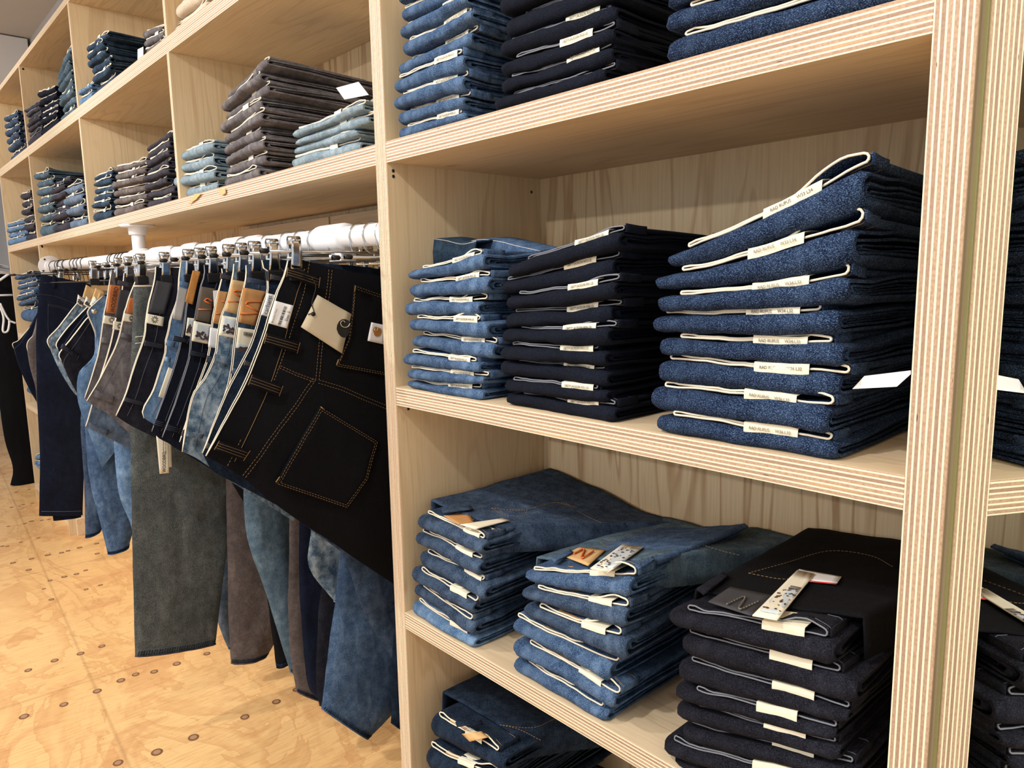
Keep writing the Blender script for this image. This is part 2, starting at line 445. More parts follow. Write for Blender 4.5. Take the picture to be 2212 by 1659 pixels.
# ================================================================ SHELVING UNITS
ZS = {'1b': 1.4851, '1t': 1.521, '2b': 1.0549, '2t': 1.0889, '3b': .6203, '3t': .6537, '4b': .190, '4t': .224,
      'Tb': 1.9107, 'Tt': 1.9515, 'Ub': 2.322, 'Ut': 2.345}
DEP = 0.377
def board_h(name, x0, x1, zb, zt, parent, y0=0.0, y1=DEP, face='shelf', edge='edge_h'):
    """horizontal board, object origin at its low front left corner"""
    q = MB(); q.box((0, 0, 0), (x1 - x0, y1 - y0, zt - zb), mis=[0, 0, 1, 1, 0, 1])
    o = q.build(name, [M[face], M[edge]], parent, smooth=False, bevel=.0006)
    o.location = (x0, y0, zb); return o
def board_v(name, x0, x1, z0, z1, parent, y0=0.0, y1=DEP, face='side', edge='edge_v'):
    q = MB(); q.box((0, 0, 0), (x1 - x0, y1 - y0, z1 - z0), mis=[1, 1, 1, 0, 0, 0])
    o = q.build(name, [M[face], M[edge]], parent, smooth=False, bevel=.0006)
    o.location = (x0, y0, z0); return o
def holes(parent, spots):
    for p, n, r in spots:
        q = MB(); p = Vector(p); n = Vector(n).normalized(); q.cyl(p - n * .001, p + n * .0006, r, 10)
        q.build('screw_head', M['steel'], parent)

# right hand unit: posts P (x -1.1516..-1.1166 shared front) and Q
ru = thing('shelving_unit', 'near plywood shelving unit with three wide open rows of folded jeans', 'shelving unit', (0, 0, 0))
board_v('side_panel', -1.1346, -1.1166, 0, 2.36, ru, edge='edge_thin')
board_v('side_panel', -.2471, -.2115, 0, 2.36, ru)
for k, nm in (('1', 's'), ('2', 's'), ('3', 's'), ('4', 's')):
    board_h('shelf', -1.1166, -.2471, ZS[k + 'b'], ZS[k + 't'], ru)
board_h('shelf', -1.1166, -.2471, ZS['Tb'], ZS['Tt'], ru)
q = MB(); q.box((0, 0, 0), (1.05, .012, 2.36)); o = q.build('back_panel', M['back'], ru, smooth=False); o.location = (-1.1346, DEP, 0)
P_ = -1.1166
hs = [((P_, .053, z - .014), (1, 0, 0), .0042) for z in ()]
for u, v in ((849, 369), (849.5, 381), (1148, 415), (882, 883)):
    p = atx(u, v, P_); hs.append(((P_, p.y, p.z), (1, 0, 0), .003))
holes(ru, hs)

# left hand unit of stacked cubbies
lu = thing('shelving_unit', 'long plywood cubby unit above the hanging rail, left of the near unit', 'shelving unit', (0, 0, 0))
LX0, LX1 = -5.135, -1.1516
VX = [-5.153, -4.260, -3.2242, -2.1922]
board_v('side_panel', -1.1516, -1.1346, 0, 2.345, lu, edge='edge_thin')
for x in VX[:2]:
    board_v('side_panel', x, x + .018, 0, 2.345, lu, edge='edge_thin')
for x in VX[2:]:
    board_v('divider', x, x + .018, ZS['1t'], ZS['Tb'], lu, edge='edge_thin')
    board_v('divider', x, x + .018, ZS['Tt'], ZS['Ub'], lu, edge='edge_thin')
for zb, zt in ((ZS['1b'], ZS['1t']), (ZS['Tb'], ZS['Tt']), (ZS['Ub'], ZS['Ut'])):
    for a, b in ((-5.135, -4.260), (-4.242, -1.1516)):
        board_h('shelf', a, b, zb, zt, lu, y0=0.0)
for z in (1.02, .60, .10):
    board_h('shelf', -5.135, -4.260, z - .03, z, lu)
q = MB(); q.box((0, 0, 0), (4.0, .012, 2.345)); o = q.build('back_panel', M['back'], lu, smooth=False); o.location = (-5.153, DEP, 0)
for xa, xb in ((-2.62, -1.97), (-1.96, -1.1516)):
    q = MB(); q.box((0, 0, 0), (xb - xa, .031, .14)); o = q.build('back_rail', M['shelf'], lu, smooth=False, bevel=.001); o.location = (xa, .345, 1.33)
q = MB(); q.box((0, 0, 0), (.92, .34, .09)); o = q.build('plinth', M['shelf'], lu, smooth=False, bevel=.001); o.location = (-5.13, .03, 0)
hs = []
for u, v, x in ((90, 530, -4.242), (91, 533, -4.242), (50, 149, -4.242)):
    p = atx(u, v, x); hs.append(((x, p.y, p.z), (1, 0, 0), .005))
holes(lu, hs)

# ================================================================ MIRROR on the right, standing at an angle to the shelf end
MA = math.radians(60)
mx = Vector((math.cos(MA), -math.sin(MA), 0)); mn = Vector((-math.sin(MA), -math.cos(MA), 0))
m0 = Vector((-.2060, -.001, 0))
mt = thing('wall_mirror', 'tall frameless mirror angled out from the near shelving post', 'mirror', m0)
tg = NT('mirror_silver'); mir = tg.done((.80, .83, .78), .012, 1.0, .5)
tg2 = NT('green_glass_edge'); gl = tg2.done(lin(128, 126, 84), .12, 0, .6)
q = MB()
a = mx * .004; b = mx * .62
def quadbox(q, a, b, z0, z1, n0, n1, mi=0):
    vs = [a + n0, b + n0, b + n1, a + n1]
    q.add([(p.x, p.y, z0) for p in vs] + [(p.x, p.y, z1) for p in vs], [(0,3,2,1),(4,5,6,7),(0,1,5,4),(1,2,6,5),(2,3,7,6),(3,0,4,7)], mi)
quadbox(q, a, b, .1, 2.4, mn * 0, mn * -.001)
q.build('mirror_surface', mir, mt, smooth=False)
q = MB(); quadbox(q, mx * 0, b, .1, 2.4, mn * -.0012, mn * -.006)
quadbox(q, mx * -.004, mx * .007, .1, 2.4, mn * .0004, mn * -.006)
q.build('glass_edge', gl, mt, smooth=False)
# ================================================================ FOLDED JEANS
def leg_fold_mesh(S0, S1, W, D, r, c, fb, rnd, nx, detail, yoff, ends=(.10, .03)):
    """U shaped folded legs: two nested sheets of cloth; S0/S1(x,y) floor and ceiling of the layer"""
    q = MB(); sd = rnd.uniform(0, 99)
    def sheet(fa, fz, yn, D2, rr, cc, xshift):
        na = 7 if detail else 5; nb = 6 if detail else 3
        outer = []; inner = []
        for k in range(nb): outer.append((lerp(D2, yn + rr, k / nb), 0.0)); inner.append((lerp(D2, yn + rr, k / nb), 0.0))
        for k in range(na + 1):
            th = -PI / 2 + PI * k / na
            outer.append((yn + rr - rr * math.cos(th), .5 + .5 * math.sin(th)))
            inner.append((yn + rr - (rr - cc) * math.cos(th), .5 + .5 * math.sin(th)))
        for k in range(1, nb + 1): outer.append((lerp(yn + rr, D2, k / nb), 1.0)); inner.append((lerp(yn + rr, D2, k / nb), 1.0))
        ro = []; ri = []
        for i in range(nx + 1):
            t = i / nx
            eL = math.sqrt(max(0, 1 - (1 - min(1, t / ends[0])) ** 2)); eR = math.sqrt(max(0, 1 - (1 - min(1, (1 - t) / ends[1])) ** 2))
            k = lerp(.42, 1, eL) * lerp(.72, 1, eR); push = (1 - eL) * .014 + (1 - eR) * .005
            a = []; b_ = []
            for kind, arr, path in ((0, a, outer), (1, b_, inner)):
                for (y, f) in path:
                    xe = W + .005 * fbm(y * 9, sd, fa * 3) + xshift; xs = .003 * fbm(y * 9, sd + 7, 1)
                    x = lerp(xs, xe, t)
                    yy = y + push * (1 - min(1, y / .12)) + .0035 * fbm(x * 7, sd, f) * (1 - min(1, y / .2)) + yoff(x)
                    zb = S0(x, yy); zt = lerp(zb, S1(x, yy), lerp(fb, .97, sstep((y - .05) / .12)))
                    h = zt - zb
                    ff = fa + (fz - fa) * f
                    cz = min(cc, h * (fz - fa) * .42) / max(1e-5, h)
                    if kind: ff = fa + cz + (fz - fa - 2 * cz) * f
                    ff = .5 + (ff - .5) * k
                    z = zb + h * ff + .0022 * fbm(x * 14, y * 12 + sd, f * 2) + .0012 * fbm(x * 40, y * 8 + sd, f * 3)
                    arr.append((x, yy, z))
            ro.append(a); ri.append(b_)
        q.grid(ro); q.grid(ri, flip=True)
        K = len(outer)
        for rows, fl_ in ((0, True), (nx, False)):
            A, B = ro[rows], ri[rows]; b0 = len(q.v); q.v += A + B
            for j in range(K - 1):
                f_ = [b0 + j, b0 + j + 1, b0 + K + j + 1, b0 + K + j]; q.f.append(f_[::-1] if fl_ else f_); q.m.append(0)
    sheet(0, 1, 0, D, r, c, 0)
    if detail:
        sheet(.22, .80, .016, D - .02, r * .6, c * .9, -.004)
        if detail > 1: sheet(.40, .62, .034, D - .04, r * .3, c * .6, -.007)
    return q

def folded_jeans(name_label, group, X0, Y0, Z0, W, D, S0, S1, den, rnd, opt):
    """S0,S1: functions of world-ish (x from X0, y from Y0) giving world z"""
    detail = opt.get('detail', 2)
    nx = (30, 22, 14)[2 - detail]
    zc = S0(W * .5, 0.02)
    t = thing('folded_jeans', name_label, 'jeans', (X0, Y0, zc), group=group)
    s0 = lambda x, y: S0(x, y) - zc
    s1 = lambda x, y: S1(x, y) - zc
    ph = rnd.uniform(0, 50); amp = opt.get('wob', .007)
    yoff = lambda x: amp * fbm(x * 5, ph, 0)
    hm = s1(W * .5, .02) - s0(W * .5, .02)
    fb = opt.get('fb', .73) + rnd.uniform(-.05, .05)
    r = min(.024, max(.006, hm * fb * .55))
    mat = DEN[den]
    q = leg_fold_mesh(s0, s1, W, D, r, .0042 if detail > 0 else .005, fb, rnd, nx, detail, yoff)
    q.build('leg_fold', mat, t)
    # waistband: flattened loop of cloth tucked above the fold
    y0 = opt.get('wy', .010) + rnd.uniform(-.003, .006)
    xl = W * (.05 + rnd.uniform(0, .14)); xr = W * (.97 + rnd.uniform(-.08, .06)) + opt.get('wr', 0)
    bul = opt.get('bulge', 1.0) * rnd.uniform(.5, 1.35)
    bx = rnd.uniform(.74, .86); wv = rnd.uniform(0, 30)
    def low(x, y):
        a, b = s0(x, y), s1(x, y); return lerp(a, b, fb) + .0022 + .0022 * fbm(x * 17, wv, 0)
    def gap(x, y):
        a, b = s0(x, y), s1(x, y); room = (b - a) * max(1 - fb, lerp(.32, 1 - fb, sstep((y - y0) / .03)))
        u = (x - xl) / (xr - xl)
        g = room * (.25 + .72 * bul * math.exp(-((u - bx - .06) / .15) ** 2) + .22 * math.exp(-((u - .03) / .06) ** 2)) + .0012 * fbm(x * 30, wv + 5, 0)
        g = max(.0022, g)
        return lerp(g, room * .45 + .0015, sstep((y - y0) / .045))
    M_ = 26 if detail > 1 else (16 if detail else 9)
    def loop(y, off=0.0):
        pts = []
        for k in range(M_ + 1):
            x = lerp(xl, xr, k / M_); pts.append(Vector((x, y, low(x, y) - off)))
        g = gap(xr, y) / 2; zc_ = low(xr, y) + g
        for k in range(1, 5):
            th = -PI / 2 + PI * k / 5; pts.append(Vector((xr + (g + off) * math.cos(th) * 1.1, y, zc_ + (g + off) * math.sin(th))))
        for k in range(M_, -1, -1):
            x = lerp(xl, xr, k / M_); pts.append(Vector((x, y, low(x, y) + gap(x, y) + off)))
        g = gap(xl, y) / 2; zc_ = low(xl, y) + g
        for k in range(1, 5):
            th = PI / 2 + PI * k / 5; pts.append(Vector((xl + (g + off) * math.cos(th) * 1.1, y, zc_ + (g + off) * math.sin(th))))
        return pts
    ys = [y0, y0 + .012, y0 + .04, y0 + .1, y0 + .18, D * .86] if detail else [y0, y0 + .04, D * .8]
    ysh = rnd.uniform(.003, .009)
    def shape(y, off):
        L = loop(y, off); out = []
        for p in L:
            up_ = (p.z - low(p.x, y)) / max(.004, gap(p.x, y))
            out.append(Vector((p.x, p.y + yoff(p.x) + ysh * max(0, min(1, up_)) * (1 if y == y0 else .3) + .0015 * fbm(p.x * 20, wv, up_), p.z)))
        return out
    c = .0011
    ro = [shape(y, c) for y in ys]; ri = [shape(y, -c * .6) for y in ys]
    q = MB(); q.grid(ro, closed_v=True); q.grid(ri, closed_v=True, flip=True)
    b0 = len(q.v); A, B = ro[0], ri[0]; K = len(A); q.v += [tuple(p) for p in A + B]
    for j in range(K):
        jj = (j + 1) % K; q.f.append([b0 + j, b0 + jj, b0 + K + jj, b0 + K + j]); q.m.append(0)
    wb = q.build('waistband', mat, t)
    q = MB(); q.tube(shape(y0 - .0004, 0), opt.get('er', .00115), 6 if detail > 1 else 4, closed=True)
    q.build('waist_edge', M[opt.get('edge', 'cream')], wb)
    if detail > 1:
        q = MB()
        for yy in (y0 + .006, y0 + .037):
            L_ = shape(yy, .0017); k0 = M_ + 1 - 3; q.tube(L_[k0:k0 + 10], .00045, 4)
        q.build('stitching', M[opt.get('thread', 'stitch')], wb)
    if detail > 1:
        # belt loop on the right hand side and, often, one at the left
        for side, on in ((1, True), (0, rnd.random() < .35)):
            if not on: continue
            x = xr - .012 if side else xl + .03
            q = MB(); rows = []
            for k in range(6):
                y = y0 + .002 + k * .0085; zt = low(x, y) + gap(x, y) + .0022 + .0008 * math.sin(k / 5 * PI)
                if side:
                    g = gap(xr, y) / 2; zz = low(xr, y) + g
                    rows.append([Vector((xr + g * 1.1 + .0024, y + yoff(x), zz + s_ * .0055)) for s_ in (-1, -.3, .3, 1)])
                else:
                    rows.append([Vector((x + s_ * .0055, y + yoff(x) + ysh, zt)) for s_ in (-1, -.3, .3, 1)])
            q.grid(rows); bl = q.build('belt_loop', mat, t, fix=False)
            sm = bl.modifiers.new('cloth', 'SOLIDIFY'); sm.thickness = .0016; sm.offset = 0
    tg = opt.get('tag'); ty = y0 - .0032
    if tg:
        x = W * (tg.get('x', .62) + rnd.uniform(-.03, .03)); w = tg.get('w', .058)
        q = MB(); rows = []; hgt = tg.get('h', .0095)
        for k in range(7):
            xx = x + w * k / 6; z = low(xx, y0); yo = yoff(xx)
            prof = [(y0 + .030, z + hgt * .62), (y0 + .010, z + hgt * .60), (ty, z + hgt * .48), (ty - .0009, z), (ty - .0006, z - hgt * .5)]
            rows.append([Vector((xx, py + yo, pz)) for py, pz in prof])
        q.grid(rows); ob = q.build('size_tag', M[tg.get('mat', 'paper')], t, smooth=False, fix=False)
        ob['label'] = 'cream size tag clipped on the waist edge' if tg.get('mat', 'paper') == 'paper' else 'white size tag clipped on the waist edge'
        sm = ob.modifiers.new('card', 'SOLIDIFY'); sm.thickness = .0006; sm.offset = 0
        if tg.get('text'):
            a = Vector((x, ty - .0021 + yoff(x), low(x, y0))); b = Vector((x + w, ty - .0021 + yoff(x + w), low(x + w, y0)))
            lettering(tg['text'], .0050, (a + b) / 2 + Vector((0, 0, 0)), b - a, (0, .06, 1), M['inkgrey'], ob, sx=.92 if len(tg['text']) < 22 and 'RUFUS' in tg['text'] else .74)
    if opt.get('patch') and rnd.random() < opt.get('pp', .6):
        x = W * rnd.uniform(.26, .36); w = W * .24; q = MB(); rows = []
        for k in range(6):
            xx = x + w * k / 5; z = low(xx, y0)
            rows.append([Vector((xx, y0 + .001 + yoff(xx), z + .0018)), Vector((xx, y0 + .014 + yoff(xx), z + .0036)), Vector((xx, y0 + .04 + yoff(xx), z + .0042))])
        q.grid(rows); ob = q.build('leather_patch', M[opt['patch']], t, smooth=False, fix=False)
        sm = ob.modifiers.new('leather', 'SOLIDIFY'); sm.thickness = .0012; sm.offset = 0
    return t

ORD = ['bottom', 'second', 'third', 'fourth', 'fifth', 'sixth', 'seventh', 'eighth', 'ninth', 'tenth', 'eleventh', 'twelfth']
def ordinal(i, n):
    if i == n - 1: return 'topmost'
    if i == 0: return 'lowest'
    return ORD[i] + ' up'
def stack(den, look, where, layers, zsh, y=.012, D=.31, seed=1, kb=.95, opt=None, tiltp=1.25, xr=None, denL=None, jit=.006, visible_n=None):
    """layers: px of the fold centre (uL,vL,uR,vR) bottom to top, read on the plane of the fold fronts"""
    rnd = random.Random(seed); opt = dict(opt or {})
    cl = []
    for (ul, vl, ur, vr) in layers:
        a = aty(ul, vl, y); b = aty(ur, vr, y); cl.append((a.x, a.z, b.x, b.z))
    X0 = sum(c[0] for c in cl) / len(cl); X1 = sum(c[2] for c in cl) / len(cl) if xr is None else xr
    W = X1 - X0; n = len(cl)
    def bounds(k):
        zs = [c[k] for c in cl]; b = [zsh]
        for i in range(1, n): b.append(max(b[-1] + .010, .60 * zs[i] + .40 * zs[i - 1]))
        b.append(max(b[-1] + .012, zs[-1] + (zs[-1] - b[-1]) * 1.25)); return b
    BL, BR = bounds(1), bounds(3)
    def surf(i):
        def f(x, y_):
            t = x / W; t = max(-.1, min(1.12, t)); e = (max(0, t)) ** tiltp
            z = lerp(BL[i], BR[i], e)
            if i: z += .0028 * fbm(x * 9, i * 3.3 + seed, 0) + .003 * (kb_wave(x, y_, i))
            return zsh + (z - zsh) * (1 + (kb - 1) * max(0, min(1, y_ / D)))
        return f
    def kb_wave(x, y_, i): return fbm(x * 5, y_ * 6, i * 1.7 + seed) * min(1, y_ / .05)
    grp = 'folded jeans in the ' + where
    for i in range(n):
        o2 = dict(opt); tl = o2.get('texts')
        if o2.get('tag') and (rnd.random() > o2.get('tp', .95)): o2['tag'] = None
        elif o2.get('tag') and tl: o2['tag'] = dict(o2['tag'], text=tl[i % len(tl)])
        dx = cl[i][0] - X0; dx = max(-.014, min(.014, dx)) + rnd.uniform(-jit, jit) * .4
        w_ = W + rnd.uniform(-jit, jit)
        d_ = denL[i % len(denL)] if denL else den
        if isinstance(look, list): lk = look[i % len(look)]
        else: lk = look
        oy = rnd.uniform(-jit, jit) * .7
        s0, s1 = surf(i), surf(i + 1)
        last = folded_jeans(f"{lk} folded jeans, {ordinal(i, n)} in the {where}", grp, X0 + dx, y - .012 + oy, 0, w_, D,
                     (lambda s0, dx, oy: lambda x, yy: s0(x + dx, yy + oy))(s0, dx, oy), (lambda s1, dx, oy: lambda x, yy: s1(x + dx, yy + oy))(s1, dx, oy), d_, rnd, o2)
    return dict(t=last, X0=X0, W=W, D=D, Y0=y - .012, top=surf(n), n=n)

def C5(l, s=2.553, ox=820, oy=300): return [(ox + a / s, oy + b / s, ox + c / s, oy + d / s) for a, b, c, d in l]
GJ = ['GRITTY JACKSON W30 L32', 'GRITTY JACKSON W31 L32', 'GRITTY JACKSON W32 L32', 'GRITTY JACKSON W33 L32', 'GRITTY JACKSON W34 L30']
RR = ['RAD RUFUS     W36 L32', 'RAD RUFUS     W36 L32', 'RAD RUFUS     W36 L32', 'RAD RUFUS     W34 L32', 'RAD RUFUS     W34 L32', 'RAD RUFUS     W34 L32', 'RAD RUFUS     W33 L34', 'RAD RUFUS     W33 L34']
tagJ = dict(x=.60, w=.058, h=.0095, mat='paper')
# ---- middle shelf of the near unit
SA = stack('lightblue', 'light blue', 'left stack, near middle shelf',
  C5([(160,1350,590,1400),(170,1285,600,1330),(135,1215,570,1260),(190,1105,590,1170),(185,1020,590,1050),(160,935,590,930),(175,825,590,800),(160,745,590,660)]),
  ZS['2t'], seed=3, opt=dict(tag=tagJ, texts=GJ, patch='leather2', pp=.5))
SB = stack('rawblack', 'raw navy black', 'middle stack, near middle shelf',
  C5([(690,1425,1330,1525),(685,1350,1300,1430),(665,1265,1240,1320),(675,1170,1240,1215),(695,1090,1310,1090),(695,1005,1310,960),(710,905,1300,835),(675,820,1310,715),(720,730,1310,560)]),
  ZS['2t'], seed=5, opt=dict(tag=tagJ, texts=GJ, thread='stitchgrey', edge='greyedge', er=.0010, fb=.80))
SCk = stack('rufus', 'flecked indigo', 'right stack, near middle shelf',
  C5([(80,1380,960,1555),(55,1285,980,1400),(85,1140,1000,1220),(105,1025,1000,1080),(75,925,985,915),(105,840,1010,760),(95,725,1005,570),(145,625,1080,270)], 2.2115, 1380, 280),
  ZS['2t'], seed=8, tiltp=1.5, opt=dict(tag=dict(x=.56, w=.062, h=.0115, mat='paper'), texts=RR, patch='leather2', pp=.4, er=.0014, bulge=1.3, fb=.76))
# ---- upper shelf of the near unit
T = lambda l: C5(l, 3.072, 780, 0)
stack('lightblue', 'light blue', 'left stack, near upper shelf',
  T([(250,880,730,800),(250,790,730,670),(250,700,740,565),(250,580,740,400),(260,460,740,235),(285,330,740,105),(270,225,740,10),(275,95,740,-120),(280,0,740,-230)]),
  ZS['1t'], seed=13, tiltp=1, opt=dict(tag=tagJ, texts=GJ, bulge=1.0))
stack('rawblack', 'raw navy black', 'middle stack, near upper shelf',
  T([(915,690,1680,475),(935,600,1690,370),(925,480,1680,240),(935,350,1680,105),(955,200,1680,-50),(930,55,1680,-200),(930,-80,1680,-340)]),
  ZS['1t'], seed=15, tiltp=1, opt=dict(tag=tagJ, texts=GJ, thread='stitchgrey', edge='greyedge', er=.0010, fb=.80))
stack('rufus', 'flecked indigo', 'right stack, near upper shelf',
  C5([(115,280,1500,-110),(100,155,1500,-260),(110,20,1500,-420)], 2.724, 1400, 0),
  ZS['1t'], seed=18, tiltp=1, xr=-.275, opt=dict(tag=None, er=.0014))
# ---- lower shelf
L = lambda l: C5(l, 2.444, 860, 980)
LA = stack('medblue', 'mid blue', 'left stack, near lower shelf',
  L([(65,795,435,1020),(75,705,440,930),(90,620,430,815),(120,530,430,710),(95,440,430,590),(140,350,440,480)]),
  ZS['3t'], seed=21, denL=['sky', 'medblue', 'medblue', 'medblue', 'medblue', 'medblue'], opt=dict(tag=dict(x=.66, w=.045, h=.009, mat='paper'), patch='leather', pp=.5, er=.0013))
LB = stack('medblue', 'worn light blue', 'middle stack, near lower shelf',
  L([(600,1095,1150,1400),(615,1005,1150,1310),(600,890,1150,1160),(665,820,1200,1010),(665,720,1200,850),(670,640,1220,700)]),
  ZS['3t'], seed=22, denL=['lightblue', 'lightblue', 'lightblue', 'medblue', 'medblue', 'lightblue'], opt=dict(tag=dict(x=.64, w=.045, h=.009, mat='paper'), patch='leather', pp=.5, er=.0013, bulge=1.3))
LC = stack('washblack', 'washed charcoal black', 'right stack, near lower shelf',
  C5([(180,1690,1130,1960),(130,1550,1130,1830),(220,1420,1160,1700),(200,1330,1165,1590),(190,1225,1150,1480),(195,1110,1150,1380),(230,970,1000,1190),(180,800,1020,980)], 2.518, 1380, 1000),
  ZS['3t'], seed=24, opt=dict(tag=dict(x=.58, w=.05, h=.012, mat='paper'), patch='leatherdk', pp=.6, thread='stitchgrey', edge='greyedge', er=.0010, bulge=1.2))
# ---- bottom shelf, only its left stack reaches into view
BA = stack('darkwash', 'dark navy', 'stack on the near bottom shelf',
  L([(170,2300,560,2560),(160,2180,560,2440),(160,2060,560,2320),(160,1940,560,2200),(160,1820,560,2050),(160,1700,540,1860),(165,1610,530,1740),(255,1480,530,1600)]),
  ZS['4t'], seed=31, opt=dict(tag=dict(x=.5, w=.045, h=.009, mat='paper'), patch='leather2', pp=.8, er=.0013))
# ================================================================ STACKS IN THE LEFT UNIT
def cub(den, look, where, zk, bl, br, tl, tr, n, seed, y=.02, D=.30, edge='cream', thread='stitch', tag=True, bulge=1.2, detail=1, tiltp=1.0, denL=None, lookL=None, wob=.008):
    """bl/br/tl/tr: px of the lowest and highest fold at its left and right end"""
    lay = [(lerp(bl[0], tl[0], k / max(1, n - 1)), lerp(bl[1], tl[1], k / max(1, n - 1)), lerp(br[0], tr[0], k / max(1, n - 1)), lerp(br[1], tr[1], k / max(1, n - 1))) for k in range(n)]
    return stack(den, lookL or look, where, lay, ZS[zk], y=y, D=D, seed=seed, tiltp=tiltp, jit=.014, denL=denL,
                 opt=dict(detail=detail, edge=edge, thread=thread, er=.0016, bulge=bulge, wob=wob, tag=dict(x=.6, w=.03, h=.011, mat='paper') if tag else None, tp=.6, patch='leather', pp=.3))
# row above the hanging rail
cub('paleblue', 'pale blue', 'left stack of nearest cubby above rail', '1t', (388,420), (482,404), (381,341), (458,316), 4, 41)
cub('grey', 'warm grey', 'tall stack of nearest cubby above rail', '1t', (486,396), (581,369), (494,212), (566,142), 9, 42, bulge=1.4)
cub('paleblue', 'washed pale teal', 'stack against the post above rail', '1t', (627,348), (796,306), (652,292), (790,236), 4, 43, bulge=1.4)
cub('darkteal', 'dark blue', 'left stack of middle cubby above rail', '1t', (203,462), (243,455), (212,383), (246,371), 6, 44, bulge=1.5)
cub('browngrey', 'brownish grey', 'centre stack of middle cubby above rail', '1t', (241,457), (318,443), (254,362), (322,346), 6, 45, bulge=1.6)
cub('darkgrey', 'slate grey', 'right stack of middle cubby above rail', '1t', (318,441), (373,428), (323,322), (368,290), 8, 46, tag=False)
cub('teal', 'grey teal', 'left stack of far cubby above rail', '1t', (90,492), (116,486), (84,380), (126,368), 7, 47, bulge=1.6)
cub('darkgrey', 'dark taupe', 'centre stack of far cubby above rail', '1t', (114,489), (152,480), (120,400), (152,385), 7, 48, edge='greyedge')
cub('greyblue', 'grey blue', 'right stack of far cubby above rail', '1t', (158,480), (186,472), (134,418), (184,398), 4, 49, bulge=1.5)
cub('sky', 'light blue', 'low stack of end column, rail shelf', '1t', (19,523), (60,512), (15,488), (58,478), 4, 50)
cub('darkgrey', 'dark taupe', 'leaning stack of end column, rail shelf', '1t', (60,511), (76,507), (46,425), (72,417), 6, 51)
# top row
cub('sky', 'lavender blue', 'low left stack, top row middle cubby', 'Tt', (173,219), (206,197), (176,203), (205,184), 2, 52)
cub('darkteal', 'dark denim', 'tall centre stack, top row middle cubby', 'Tt', (214,188), (257,158), (192,112), (227,85), 6, 53, bulge=1.4)
cub('grey', 'lavender grey', 'right stack, top row middle cubby', 'Tt', (312,116), (350,91), (306,74), (351,55), 3, 54)
cub('darkgrey', 'slate black', 'left stack, top row far cubby', 'Tt', (48,322), (93,285), (62,236), (92,222), 7, 55, edge='greyedge', tag=False)
cub('navy', 'navy', 'centre stack, top row far cubby', 'Tt', (95,283), (134,255), (90,205), (124,195), 6, 56)
cub('teal', 'grey teal', 'right stack, top row far cubby', 'Tt', (135,254), (166,231), (130,160), (152,103), 8, 57)
cub('medblue', 'mid blue', 'top row end column stack', 'Tt', (10,352), (47,322), (28,245), (48,240), 6, 58)
cub('cream', 'ecru', 'rolled pile, top row nearest cubby', 'Tt', (366,72), (440,14), (385,20), (455,-35), 2, 59, tag=False)
# end column, shelves below
cub('lightblue', 'mid blue', 'end column stack under rail height', '2t', (42,668), (80,655), (38,600), (80,590), 7, 60, bulge=1.4)
cub('lightblue', 'mid blue', 'end column stack, second shelf up', '3t', (62,838), (84,830), (52,770), (82,760), 5, 61)
cub('sky', 'light blue', 'end column stack at knee height', '4t', (84,1040), (110,1030), (80,990), (108,980), 3, 62)

# ---- loose cards in the left unit
def card(name, label, cat, pts, nrm, mat, th=.0008, parent=None):
    q = MB(); q.poly(pts, nrm, th); o = q.build(name, M[mat], parent, smooth=False)
    if label: props(o, label, cat)
    return o

# ================================================================ HANGING RAIL
RY, RZ, RR_ = .040, 1.375, .0215
def rodx(u):
    k = RIGHT - FWD * ((u - 1106) / F_PX); q = Vector((0, RY, RZ)) - CPOS
    return -(k.y * q.y + k.z * q.z) / k.x
def rodz(x): return 1.383 + (x + 4.24) / (3.09) * (-.014)
rail = thing('clothes_rail', 'white pipe clothes rail running under the cubby shelf', 'clothes rail', (0, 0, 0))
q = MB(); q.tube([(x, RY, rodz(x)) for x in (-4.242, -3.2, -2.2, -1.152)], RR_, 24); q.build('pipe', M['pvc'], rail)
for x, w_, r_ in ((rodx(722), .055, .029), (rodx(552), .03, .0265), (rodx(508), .05, .028), (rodx(415), .04, .0275), (rodx(365), .03, .027), (rodx(345), .05, .028)):
    q = MB(); z = rodz(x)
    q.tube([(x - w_, RY, z), (x - w_ + .001, RY, z), (x - w_ * .8, RY, z), (x + w_ * .8, RY, z), (x + w_, RY, z)], [RR_, r_ * .97, r_, r_, r_ * .95], 24); q.build('pipe_collar', M['pvc'], rail)
for x in (rodx(725),):
    q = MB(); q.box((x - .02, RY - .008, rodz(x) - .048), (x + .03, RY + .03, rodz(x) - .024)); q.build('wing_lug', M['pvc'], rail, smooth=False, bevel=.003)
for x in (-4.241, -1.153):
    q = MB(); s_ = 1 if x < -2 else -1; z = rodz(x)
    q.cyl((x, RY, z), (x + .006 * s_, RY, z), .052 if s_ > 0 else .030, 32); q.cyl((x, RY, z), (x + .03 * s_, RY, z), .028, 24); fo = q.build('wall_flange', M['pvc'], rail, bevel=.001)
    for a in (range(4) if s_ > 0 else ()):
        q = MB(); a_ = a * PI / 2 + .6; q.cyl((x + .006 * s_, RY + .04 * math.cos(a_), z + .04 * math.sin(a_)), (x + .0075 * s_, RY + .04 * math.cos(a_), z + .04 * math.sin(a_)), .0045, 10); q.build('screw', M['steel'], fo)
PX = rodx(303)
q = MB(); z = rodz(PX)
q.tube([(PX - .06, RY, z), (PX - .058, RY, z), (PX + .058, RY, z), (PX + .06, RY, z)], [.0275, .029, .029, .0275], 24); q.build('tee_sleeve', M['pvc'], rail)
q = MB(); q.tube([(PX, RY, z), (PX, RY, 1.4851)], RR_, 24); q.build('drop_post', M['pvc'], rail)
